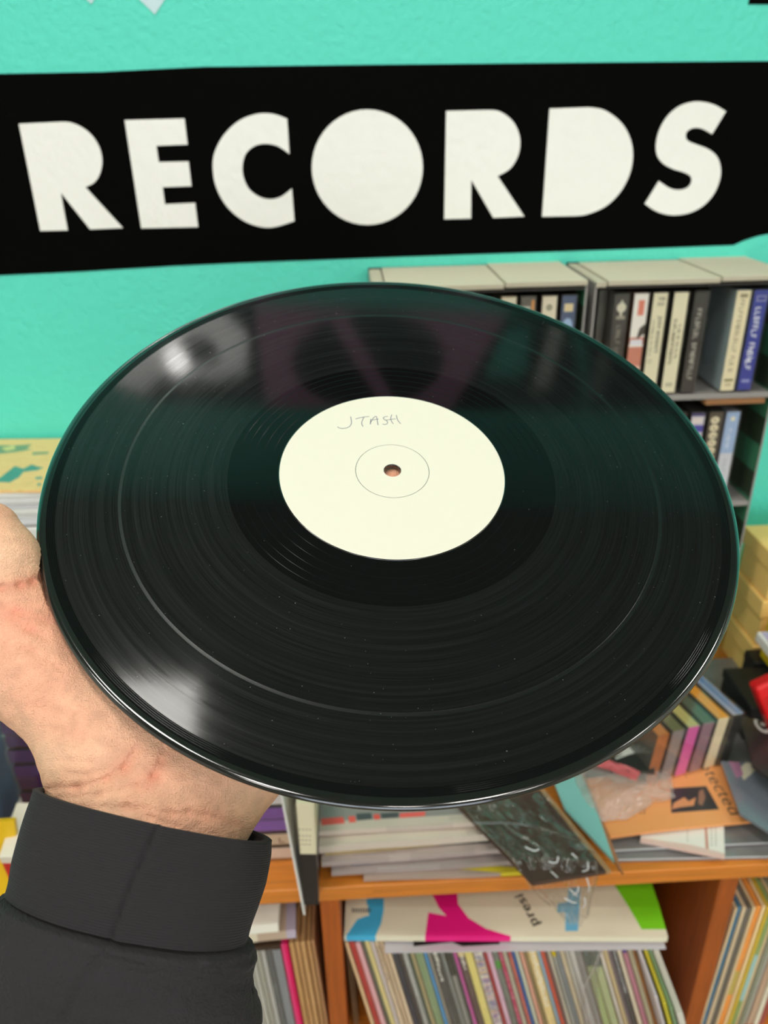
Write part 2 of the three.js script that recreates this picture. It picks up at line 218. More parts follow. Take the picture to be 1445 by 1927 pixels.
// label with its pressing ring and the pencilled name
const labelTex = canvasTex(1400, 1400, (g, w) => {
  g.fillStyle = 'rgb(234,228,211)'; g.fillRect(0, 0, w, w);
  const at = (zx, zy) => { const [a, b] = onRec(620 + zx / 6.0208, 760 + zy / 6.0208); return [(a / 0.1 + 0.5) * w, (0.5 - b / 0.1) * w]; };
  g.strokeStyle = 'rgb(96,98,116)'; g.lineWidth = 4.4; g.lineCap = g.lineJoin = 'round';
  const strokes = [[[240, 153], [246, 190], [250, 222], [236, 260], [200, 280], [145, 287], [106, 281], [93, 269]], [[297, 178], [350, 163], [400, 155], [447, 150]], [[388, 158], [370, 196], [362, 232], [378, 262]], [[468, 180], [463, 212], [461, 246], [466, 215], [490, 172], [524, 144], [536, 160], [541, 200], [549, 246]], [[488, 190], [520, 184], [552, 180]], [[656, 150], [628, 150], [606, 166], [618, 184], [650, 200], [660, 218], [648, 238], [624, 242], [604, 237]], [[704, 131], [690, 168], [700, 205], [721, 233]], [[640, 193], [690, 183], [746, 178]], [[757, 137], [762, 172], [780, 205], [804, 231]]];
  for (const s of strokes) { g.beginPath(); s.forEach((p, i) => { const [x, y] = at(...p); if (!i) g.moveTo(x, y); else if (i < s.length - 1) { const [nx, ny] = at((p[0] + s[i + 1][0]) / 2, (p[1] + s[i + 1][1]) / 2); g.quadraticCurveTo(x, y, nx, ny); } else g.lineTo(x, y); }); g.stroke(); }
  g.fillStyle = 'rgba(120,120,100,0.5)'; for (const p of [[301, 713], [297, 748]]) { const [x, y] = at(...p); g.beginPath(); g.arc(x, y, 3.5, 0, 7); g.fill(); }
});
{ const p = [[0.0039, 0.00034], [0.0158, 0.00042], [0.01618, 0.0004], [0.01626, 0.00026], [0.01642, 0.00026], [0.0165, 0.0004], [0.0168, 0.00042], [0.0492, 0.00042], [0.0499, 0.00036], [0.05, 0.00026]];
  const g = disc(p, 240), P = g.attributes.position, uv = g.attributes.uv; for (let i = 0; i < P.count; i++) uv.setXY(i, P.getX(i) / 0.1 + 0.5, 0.5 - P.getZ(i) / 0.1);
  tag(mesh('label', g, std({ map: labelTex, roughness: 0.75 }), record), 'plain white paper label with one word handwritten in pencil'); }
// dust specks on the playing surface
{ const n = 420, sp = new THREE.InstancedMesh(new THREE.IcosahedronGeometry(1, 0), matte(190, 188, 180, 0.9), n), m = new THREE.Matrix4(), q = new THREE.Quaternion();
  for (let i = 0; i < n; i++) { const r = 0.052 + 0.094 * Math.sqrt(rnd()), a = rnd() * 6.283, s = 0.00004 + 0.00009 * rnd() * rnd(); m.compose(V(r * Math.cos(a), 0.00004, r * Math.sin(a)), q.setFromAxisAngle(V(0, 1, 0), rnd() * 6), V(s * (1 + rnd()), s * 0.5, s)); sp.setMatrixAt(i, m); }
  sp.name = 'dust'; sp.userData.kind = 'stuff'; shadow(sp); record.add(sp); }

// ---------------------------------------------------------------- the person: one hand and forearm, in a sleeve
const person = thing('person', 'left hand with black ribbed sweatshirt cuff holding the record by its edge and from below', 'person', atD(280, 1560, 0.29));
// bones: [from, to, radius from, radius to]
const WL = rec(-0.1030, -0.1320, -0.0462), WR = rec(-0.0885, -0.1365, -0.0485);
const bones = [];
const bone = (a, b, ra, rb) => bones.push([a, b, ra, rb]);
bone(atD(165, 2060, 0.272), WL, 0.027, 0.0225); bone(atD(290, 2060, 0.27), WR, 0.027, 0.0225); bone(WL, WR, 0.021, 0.021);
const MCP = [[-0.073, -0.0485, -0.028], [-0.0537, -0.0605, -0.0265], [-0.0374, -0.0721, -0.028], [-0.022, -0.083, -0.031]].map((p) => rec(...p));
bone(WL, MCP[0], 0.0215, 0.0115); bone(WL.clone().lerp(WR, 0.35), MCP[1], 0.0205, 0.0115); bone(WL.clone().lerp(WR, 0.75), MCP[2], 0.0205, 0.011); bone(WR, MCP[3], 0.0215, 0.0105);
// thenar mound, heel of the hand
const CMC = rec(-0.1105, -0.1085, -0.036), TM = rec(-0.1450, -0.0820, -0.0205), TI = rec(-0.1548, -0.0570, -0.0035), TT = rec(-0.1625, -0.0345, 0.0042);
bone(WL, CMC, 0.022, 0.022); bone(CMC, TM, 0.022, 0.016); bone(CMC, MCP[0], 0.018, 0.0115);
bone(rec(-0.084, -0.124, -0.040), rec(-0.057, -0.108, -0.035), 0.0205, 0.015);
bone(rec(-0.134, -0.088, -0.022), rec(-0.1435, -0.066, -0.0135), 0.015, 0.0115); bone(TM, TI, 0.0165, 0.0125); bone(TI, rec(-0.1558, -0.0475, 0.0008), 0.0135, 0.0128); bone(rec(-0.1558, -0.0475, 0.0008), TT, 0.0128, 0.0106);
const FING = [
  [[-0.0462, -0.013, -0.0275], [-0.034, 0.003, -0.0185], [-0.026, 0.0155, -0.0112]],
  [[-0.0225, -0.0285, -0.0285], [-0.0085, -0.013, -0.0185], [0.0012, 0.0012, -0.0104]],
  [[-0.0085, -0.0405, -0.0285], [0.0055, -0.026, -0.0185], [0.0155, -0.0155, -0.0112]],
  [[-0.0005, -0.0605, -0.0275], [0.0125, -0.0475, -0.018], [0.0215, -0.0385, -0.0108]]];
FING.forEach((f, i) => { const p = [MCP[i], ...f.map((q) => rec(...q))], r = i === 3 ? [0.0095, 0.0082, 0.0075, 0.0068] : [0.0108, 0.0094, 0.0086, 0.0078]; for (let k = 0; k < 3; k++) bone(p[k], p[k + 1], r[k], r[k + 1]); });
const FIRST_FINGER = bones.length - 12, THUMB = bones.length - 14;
// creases: pixel polylines, each at the depth of the skin there, cut along the line of sight
const creases = [];
const crease = (pts, dep, depth, width) => { const w = pts.map(([x, y]) => atD(x, y, dep)), dir = ray(pts[0][0], pts[0][1]).normalize(); for (let i = 0; i < w.length - 1; i++) creases.push([w[i], w[i + 1], dir, depth, width]); };
crease([[-40, 1112], [0, 1107], [36, 1102], [60, 1096], [85, 1085]], 0.297, 0.0012, 0.0014);
crease([[-10, 1138], [31, 1152], [93, 1172]], 0.283, 0.0008, 0.0014);
crease([[-10, 1150], [55, 1186], [85, 1200]], 0.283, 0.0008, 0.0014);
crease([[0, 1210], [60, 1225], [120, 1260]], 0.276, 0.0005, 0.0014);
crease([[95, 1484], [146, 1483], [203, 1466], [238, 1444], [264, 1405]], 0.266, 0.0011, 0.0013);
crease([[280, 1482], [289, 1459], [303, 1430], [312, 1405]], 0.262, 0.0010, 0.0012);
crease([[264, 1519], [327, 1533], [356, 1529], [391, 1535], [460, 1557]], 0.264, 0.0007, 0.0012);
crease([[155, 1522], [238, 1519], [283, 1538], [331, 1557]], 0.267, 0.0007, 0.0012);
crease([[124, 1455], [165, 1459], [210, 1443]], 0.266, 0.0006, 0.0012);
crease([[110, 1500], [190, 1497], [260, 1478], [300, 1462], [352, 1455]], 0.266, 0.0005, 0.0011);
crease([[110, 1430], [170, 1436], [230, 1425]], 0.268, 0.0004, 0.0011);
crease([[80, 1370], [150, 1378], [220, 1400]], 0.27, 0.0003, 0.0012);
crease([[60, 1330], [140, 1340], [210, 1365]], 0.272, 0.0003, 0.0012);
const TMPV = V(0, 0, 0);
function capsule(p, [a, b, ra, rb]) {
  const bx = b.x - a.x, by = b.y - a.y, bz = b.z - a.z, px = p.x - a.x, py = p.y - a.y, pz = p.z - a.z;
  const t = clamp((px * bx + py * by + pz * bz) / (bx * bx + by * by + bz * bz), 0, 1), dx = px - bx * t, dy = py - by * t, dz = pz - bz * t;
  return Math.sqrt(dx * dx + dy * dy + dz * dz) - (ra + (rb - ra) * t);
}
const smin = (a, b, k) => { const h = Math.max(k - Math.abs(a - b), 0) / k; return Math.min(a, b) - h * h * k * 0.25; };
const creaseAt = (p, c) => { const [a, b, dir] = c; TMPV.subVectors(p, a); const along = TMPV.dot(dir); if (Math.abs(along) > 0.03) return 1; TMPV.addScaledVector(dir, -along); const q = b.clone().sub(a); q.addScaledVector(dir, -q.dot(dir)); const t = clamp(TMPV.dot(q) / q.lengthSq(), 0, 1); return TMPV.addScaledVector(q, -t).length(); };
function field(p, fine) {
  let d = 1;
  for (let i = 0; i < FIRST_FINGER; i++) d = smin(d, capsule(p, bones[i]), i >= THUMB ? 0.006 : 0.013);
  for (let f = 0; f < 4; f++) { let e = 1; for (let k = 0; k < 3; k++) e = smin(e, capsule(p, bones[FIRST_FINGER + f * 3 + k]), 0.003); d = smin(d, e, 0.005); }
  // flesh gives way where it touches the record
  const hx = p.x - RC.x, hy = p.y - RC.y, hz = p.z - RC.z, h = hx * RN.x + hy * RN.y + hz * RN.z, a = hx * RU.x + hy * RU.y + hz * RU.z, b = hx * RV.x + hy * RV.y + hz * RV.z, r = Math.hypot(a, b);
  const plate = Math.max(r - 0.1507, Math.abs(h + 0.0009) - 0.0014);
  if (Math.abs(d) < 0.012) d = Math.max(d, -plate + 0.0002);
  if (fine && Math.abs(d) < 0.004) {
    for (const c of creases) { const q = creaseAt(p, c); if (q < c[4] * 4) d += 0.65 * c[3] * Math.exp(-(q * q) / (c[4] * c[4])); }
    d += 0.00022 * (fbm(p.x * 110, p.y * 110, p.z * 110, 3) - 0.5);
    const wa = a * 0.6 - b, wb = a + b * 0.6; // fine wrinkles that run across the wrist
    d += 0.0004 * (noise(wb * 110, wa * 560, h * 150) - 0.5) * (0.35 + 0.65 * smooth(-b, 0.07, 0.12));
  }
  return d;
}
// surface nets over blocks that the skin passes through
function surfaceNet(cell) {
  const lo = V(1e9, 1e9, 1e9), hi = V(-1e9, -1e9, -1e9);
  for (const [a, b, ra, rb] of bones) { const r = Math.max(ra, rb) + 0.012; for (const q of [a, b]) { lo.min(V(q.x - r, q.y - r, q.z - r)); hi.max(V(q.x + r, q.y + r, q.z + r)); } }
  const B = 8, size = B * cell, nb = [0, 1, 2].map((k) => Math.ceil((hi.getComponent(k) - lo.getComponent(k)) / size)), n = nb.map((x) => x * B + 1);
  const F = new Float32Array(n[0] * n[1] * n[2]).fill(NaN), at = (i, j, k) => (k * n[1] + j) * n[0] + i, p = V(0, 0, 0);
  const cells = [];
  for (let K = 0; K < nb[2]; K++) for (let J = 0; J < nb[1]; J++) for (let I = 0; I < nb[0]; I++) {
    p.set(lo.x + (I + 0.5) * size, lo.y + (J + 0.5) * size, lo.z + (K + 0.5) * size);
    if (Math.abs(field(p)) > size * 0.87 + 0.004) continue;
    for (let k = 0; k <= B; k++) for (let j = 0; j <= B; j++) for (let i = 0; i <= B; i++) { const g = at(I * B + i, J * B + j, K * B + k); if (F[g] === F[g]) continue; p.set(lo.x + (I * B + i) * cell, lo.y + (J * B + j) * cell, lo.z + (K * B + k) * cell); F[g] = field(p, true); }
    cells.push([I * B, J * B, K * B]);
  }
  const id = new Map(), pos = [], tri = [];
  const vert = (i, j, k) => {
    const g = at(i, j, k); if (id.has(g)) return id.get(g);
    let x = 0, y = 0, z = 0, c = 0; const f = (a, b, d) => F[at(i + a, j + b, k + d)];
    const E = (a, b) => { const u = f(...a), v = f(...b); if ((u < 0) !== (v < 0)) { const t = u / (u - v); x += a[0] + (b[0] - a[0]) * t; y += a[1] + (b[1] - a[1]) * t; z += a[2] + (b[2] - a[2]) * t; c++; } };
    for (let a = 0; a < 2; a++) for (let b = 0; b < 2; b++) { E([0, a, b], [1, a, b]); E([a, 0, b], [a, 1, b]); E([a, b, 0], [a, b, 1]); }
    if (!c) { id.set(g, -1); return -1; }
    pos.push(lo.x + (i + x / c) * cell, lo.y + (j + y / c) * cell, lo.z + (k + z / c) * cell); id.set(g, pos.length / 3 - 1); return pos.length / 3 - 1;
  };
  const quad = (a, b, c, d, flip) => { if (a < 0 || b < 0 || c < 0 || d < 0) return; if (flip) tri.push(a, c, b, a, d, c); else tri.push(a, b, c, a, c, d); };
  for (const [I, J, K] of cells) for (let k = K; k < K + B; k++) for (let j = J; j < J + B; j++) for (let i = I; i < I + B; i++) {
    const s = F[at(i, j, k)] < 0; const ok = (a, b, c) => F[at(a, b, c)] === F[at(a, b, c)];
    if (j > 0 && k > 0 && s !== F[at(i + 1, j, k)] < 0 && ok(i, j - 1, k - 1) && ok(i + 1, j - 1, k) && ok(i + 1, j, k - 1)) quad(vert(i, j - 1, k - 1), vert(i, j, k - 1), vert(i, j, k), vert(i, j - 1, k), !s);
    if (i > 0 && k > 0 && s !== F[at(i, j + 1, k)] < 0 && ok(i - 1, j, k - 1) && ok(i - 1, j + 1, k) && ok(i, j + 1, k - 1)) quad(vert(i - 1, j, k - 1), vert(i - 1, j, k), vert(i, j, k), vert(i, j, k - 1), !s);
    if (i > 0 && j > 0 && s !== F[at(i, j, k + 1)] < 0 && ok(i - 1, j - 1, k) && ok(i - 1, j, k + 1) && ok(i, j - 1, k + 1)) quad(vert(i - 1, j - 1, k), vert(i, j - 1, k), vert(i, j, k), vert(i - 1, j, k), !s);
  }
  const g = new THREE.BufferGeometry(); g.setAttribute('position', new THREE.Float32BufferAttribute(pos, 3)); g.setIndex(tri);
  const N = new Float32Array(pos.length), e = cell * 0.6, q = V(0, 0, 0), col = new Float32Array(pos.length), uv = new Float32Array(pos.length / 3 * 2), c0 = new THREE.Color();
  const fa = (x, y, z) => { q.set(x, y, z); return field(q, true); };
  const spots = [[TT, 0.018, 0.9], [rec(-0.146, -0.06, -0.008), 0.012, 1.1], [rec(-0.145, -0.075, -0.01), 0.016, 0.8], [atD(300, 1440, 0.264), 0.012, 0.9], [atD(60, 1250, 0.28), 0.025, 0.45], [rec(0.0016, -0.0015, -0.008), 0.01, 1.3], [atD(400, 1545, 0.264), 0.018, 0.5], [atD(110, 1340, 0.27), 0.02, 0.35]];
  for (let i = 0; i < pos.length; i += 3) {
    const x = pos[i], y = pos[i + 1], z = pos[i + 2];
    const nx = fa(x + e, y, z) - fa(x - e, y, z), ny = fa(x, y + e, z) - fa(x, y - e, z), nz = fa(x, y, z + e) - fa(x, y, z - e), l = Math.hypot(nx, ny, nz) || 1;
    N[i] = nx / l; N[i + 1] = ny / l; N[i + 2] = nz / l;
    p.set(x, y, z); let red = 0.45 * (fbm(x * 60, y * 60, z * 60, 3) - 0.42); for (const [s, r, k] of spots) red += 0.6 * k * Math.exp(-p.distanceToSquared(s) / (r * r));
    for (const c of creases) { const w = creaseAt(p, c); if (w < 0.006) red += c[3] * 150 * Math.exp(-(w * w) / 0.000007); }
    red = clamp(red, 0, 1.4); const lum = 0.93 + 0.14 * fbm(x * 300, y * 300, z * 300, 2);
    c0.setRGB(lerp(246, 236, red) / 255 * lum, lerp(197, 148, red) / 255 * lum, lerp(163, 122, red) / 255 * lum, THREE.SRGBColorSpace);
    col[i] = c0.r; col[i + 1] = c0.g; col[i + 2] = c0.b;
    p.sub(RC); uv[i / 3 * 2] = p.dot(RU); uv[i / 3 * 2 + 1] = p.dot(RV) + 0.4 * p.dot(RN);
  }
  g.setAttribute('normal', new THREE.BufferAttribute(N, 3)); g.setAttribute('color', new THREE.BufferAttribute(col, 3)); g.setAttribute('uv', new THREE.BufferAttribute(uv, 2));
  return g;
}
const skinBump = dataTex(512, 512, (u, v) => { const a = pnoise(u * 40 + 3 * pnoise(u * 8, v * 8, 8), v * 90, 90), b = pnoise(u * 90, v * 40 + 3 * pnoise(u * 8 + 3, v * 8, 8), 90), c = pnoise(u * 180, v * 180, 180); return Math.min(a, b) * 0.6 + 0.4 * c; });
skinBump.repeat.set(28, 28);
const skin = phy({ vertexColors: true, color: 0xffffff, roughness: 0.5, specularIntensity: 0.6, sheen: 0.25, sheenColor: srgb(255, 170, 140), sheenRoughness: 0.5, bumpMap: skinBump, bumpScale: 0.00042 });
mesh('hand', local(surfaceNet(0.00095), person), skin, person);

// sleeve: rings of [left pixel, depth], [right pixel, depth], [front pixel, depth]
const knit = dataTex(256, 256, (u, v) => { const r = 0.5 + 0.5 * Math.cos(v * 2 * Math.PI * 8), w = 0.5 + 0.5 * Math.cos((u * 12 + (Math.floor(v * 8) % 2) * 0.5) * 2 * Math.PI); return r * (0.72 + 0.28 * w) + 0.1 * pnoise(u * 64, v * 64, 64); });
const fleece = dataTex(256, 256, (u, v) => pnoise(u * 90, v * 90, 90) * 0.5 + pnoise(u * 24, v * 24, 24) * 0.5);
const RINGS = [ // [L, R, F] from the cuff's mouth down
  [[81, 1481, 0.286], [509, 1582, 0.281], [292, 1553, 0.2515]],
  [[50, 1580, 0.284], [490, 1675, 0.276], [262, 1665, 0.247]],
  [[32, 1672, 0.281], [463, 1778, 0.2715], [250, 1781, 0.243]],
  [[14, 1695, 0.281], [470, 1812, 0.271], [240, 1828, 0.2395]],
  [[-30, 1790, 0.281], [474, 1880, 0.268], [222, 1925, 0.2365]],
  [[-75, 1900, 0.280], [478, 1960, 0.265], [205, 2030, 0.234]],
  [[-120, 2060, 0.278], [480, 2110, 0.262], [190, 2190, 0.232]]].map((r) => r.map((p) => atD(...p)));
const ringAt = (t) => { const i = Math.min(Math.floor(t), RINGS.length - 2), f = t - i, P = (k, a) => RINGS[clamp(k, 0, RINGS.length - 1)][a]; return [0, 1, 2].map((a) => { const p0 = P(i - 1, a), p1 = P(i, a), p2 = P(i + 1, a), p3 = P(i + 2, a), o = V(0, 0, 0); for (const k of ['x', 'y', 'z']) { const m0 = (p2[k] - p0[k]) / 2, m1 = (p3[k] - p1[k]) / 2, f2 = f * f, f3 = f2 * f; o[k] = (2 * f3 - 3 * f2 + 1) * p1[k] + (f3 - 2 * f2 + f) * m0 + (-2 * f3 + 3 * f2) * p2[k] + (f3 - f2) * m1; } return o; }); };
function loft(rows, seg, shape) { // rows: [t, offset outwards]; shape(theta, t) adds to the offset
  const pos = [], uv = [], idx = []; let vv = 0, last;
  rows.forEach(([t, off], j) => {
    const [L, R, F] = ringAt(t), C = L.clone().lerp(R, 0.5), ax = R.clone().sub(C), ay = F.clone().sub(C); ay.addScaledVector(ax, -ay.dot(ax) / ax.lengthSq());
    const a = ax.length(), b = ay.length(), ux = ax.clone().normalize(), uy = ay.clone().normalize(), front = C.clone().addScaledVector(uy, b + off); if (j) vv += Math.max(front.distanceTo(last), 0.0002); last = front; let s = 0, prev;
    for (let i = 0; i <= seg; i++) { const th = i / seg * 2 * Math.PI, o = off + (shape ? shape(th, t) : 0), ct = Math.cos(th), st = Math.sin(th), e = 0.92; const cx = Math.sign(ct) * Math.pow(Math.abs(ct), e), cy = Math.sign(st) * Math.pow(Math.abs(st), e); const p = C.clone().addScaledVector(ux, (a + o) * cx).addScaledVector(uy, (b + o) * cy); if (i) s += p.distanceTo(prev); prev = p; pos.push(p.x, p.y, p.z); uv.push(s, vv); }
  });
  const n = seg + 1; for (let j = 0; j < rows.length - 1; j++) for (let i = 0; i < seg; i++) { const a = j * n + i, b = a + n; idx.push(a, b, a + 1, b, b + 1, a + 1); }
  let g = new THREE.BufferGeometry(); g.setAttribute('position', new THREE.Float32BufferAttribute(pos, 3)); g.setAttribute('uv', new THREE.Float32BufferAttribute(uv, 2)); g.setIndex(idx); g.computeVertexNormals(); return g;
}
const clothOpt = { color: srgb(41, 37, 40), roughness: 0.95, sheen: 0.35, sheenColor: srgb(120, 120, 128), sheenRoughness: 0.6, side: THREE.DoubleSide };
knit.repeat.set(1 / 0.0100, 1 / 0.0068); fleece.repeat.set(1 / 0.05, 1 / 0.05);
const knitMat = phy({ ...clothOpt, bumpMap: knit, bumpScale: 0.00028 }), fleeceMat = phy({ ...clothOpt, bumpMap: fleece, bumpScale: 0.0006 });
const SEAM = (t) => lerp(1.36, 1.44, t / 2); // where the cuff's own seam runs round the ring
const seamStep = (th, t) => { const d = th - SEAM(t); return (d < 0 ? 0.0011 * Math.exp(-d * d / 0.02) : 0) - 0.0012 * Math.exp(-(d * d) / 0.0004) + 0.0005 * Math.sin(th * 3 + t * 2.4) + 0.0012 * (fbm(th * 1.6, t * 1.5, 4, 2) - 0.5) * smooth(t, 0, 0.3); };
{ const rows = []; for (let t = 0.9; t >= 0; t -= 0.15) rows.push([t, -0.0030]); rows.push([0, -0.0024], [-0.02, -0.0012], [0, 0], [0.03, 0.0004]); for (let t = 0.08; t <= 2.0; t += 0.04) rows.push([t, 0.0003]);
  const cuff = mesh('cuff', local(loft(rows.map(([t, o]) => [Math.max(t, 0), o]), 420, seamStep), person), knitMat, person);
  tag(cuff, 'ribbed black cuff'); }
const folds = (th, t) => { const s = t - 2, pucker = 0.0026 * Math.exp(-s * 3.4) * (noise(th * 9, 2, 5) - 0.45) * smooth(s, 0, 0.12); return 0.0020 * smooth(s, 0, 0.18) * (1 - 0.5 * smooth(s, 0.3, 1.2)) - 0.0022 * Math.exp(-s * s * 300) + pucker + 0.0042 * smooth(s, 0.1, 1) * (fbm(th * 1.5 + 4, s * 1.6 + th * 0.7, 2, 3) - 0.5) + 0.0012 * smooth(s, 0.2, 1.5) * Math.sin(th * 2 + s * 3) - 0.0013 * Math.exp(-Math.pow(th - SEAM(2) - 0.05 * s, 2) / 0.0006); };
{ const rows = []; for (let t = 2.0; t <= 6; t += 0.06) rows.push([t, 0]); mesh('sleeve', local(loft(rows, 300, folds), person), fleeceMat, person); }

// ---------------------------------------------------------------- record shelf: board, dividers, back, floor of the compartments
const TOP = 0.8325, FRONT = 0.395, BOARD = 0.0185, FLOOR = 0.555;
const shelf = thing('record_shelf', 'orange wooden shelf unit full of record sleeves under the sign wall', 'shelf', V(0, 0, 0));
const wood = (w, h, d, x, y, z, r = 0.0012) => uvMetres(box(w, h, d, x, y, z, r), 2.2);
mesh('top_board', wood(2.2, BOARD, FRONT - 0.01, 0.05, TOP - BOARD / 2, (FRONT + 0.01) / 2, 0.0015), woodMat, shelf);
const DIV = [[-0.0510, -0.0322], [0.3395, 0.3578]];
const rot = (g) => { const a = g.attributes.uv; for (let i = 0; i < a.count; i++) { const x = a.getX(i); a.setXY(i, a.getY(i), x); } return g; };
for (const [a, b] of [...DIV, [-0.445, -0.427], [0.735, 0.753], [-1.05, -1.032], [1.132, 1.15]]) mesh('divider', rot(wood(b - a, TOP - BOARD - 0.02, FRONT - 0.016, (a + b) / 2, (TOP - BOARD) / 2 + 0.01, FRONT / 2 + 0.006)), std({ map: grain, color: srgb(200, 170, 155), roughness: 0.42 }), shelf);  // dividers tinted darker: shade inside the compartments put into the wood colour
mesh('middle_board', wood(2.2, 0.018, FRONT - 0.016, 0.05, FLOOR - 0.009, FRONT / 2 + 0.004), woodMat, shelf);
mesh('base_board', wood(2.2, 0.03, FRONT - 0.016, 0.05, 0.015, FRONT / 2 + 0.004), woodMat, shelf);
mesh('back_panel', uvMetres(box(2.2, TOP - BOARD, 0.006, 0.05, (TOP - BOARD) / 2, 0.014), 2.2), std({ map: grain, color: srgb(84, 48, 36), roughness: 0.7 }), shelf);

// ---------------------------------------------------------------- record spines, all printed on one sheet of strips
const SLEEVES = []; // filled below: {x, t, tilt, c, draw, ...}
const STRIPS = 96, SPX = 21;
function stripPaint(g, i, s) {
  const x = i * SPX, h = 1024; g.save(); g.beginPath(); g.rect(x, 0, SPX, h); g.clip();
  g.fillStyle = rgb(s.c.map((v) => Math.min(255, Math.round(v * 1.1)))); g.fillRect(x, 0, SPX, h);
  for (let k = 0; k < 26; k++) { const d = (rnd() - 0.5) * 30; g.fillStyle = `rgba(${d > 0 ? '255,250,235' : '40,34,28'},${Math.abs(d) / 190})`; g.fillRect(x + rnd() * SPX, rnd() * h, 2 + rnd() * 5, 60 + rnd() * 300); }
  if (s.stripe) for (const [a, b, c] of s.stripe) { g.fillStyle = rgb(c); g.fillRect(x + a * SPX, 0, (b - a) * SPX, h); }
  if (s.bands) for (const [a, b, c] of s.bands) { g.fillStyle = rgb(c); g.fillRect(x, a * 1.7 * h, SPX, (b - a) * 1.7 * h); }
  if (s.marks) { let y = s.marks[1] * 1.7 * h; while (y < s.marks[2] * 1.7 * h) { const l = 6 + rnd() * 16; g.fillStyle = rgb(s.marks[0]); g.fillRect(x + SPX * (0.24 + 0.2 * rnd()), y, SPX * (0.25 + 0.3 * rnd()), l); y += l + 3 + rnd() * 9; } }
  if (s.mix) for (let y = 0; y < h; y += 7) { g.fillStyle = rgb(s.mix[Math.floor(rnd() * s.mix.length)]); g.globalAlpha = 0.75; g.fillRect(x + rnd() * 8, y, SPX * (0.4 + 0.6 * rnd()), 5 + rnd() * 12); g.globalAlpha = 1; }
  g.fillStyle = 'rgba(240,232,212,0.22)'; if (!s.clean) { g.fillRect(x, 0, 2.2, h); g.fillRect(x + SPX - 2.2, 0, 2.2, h); }
  g.restore();
}
const pxX = (px, y, z) => { let w = onZ(px, 1850, z); return w.x; };
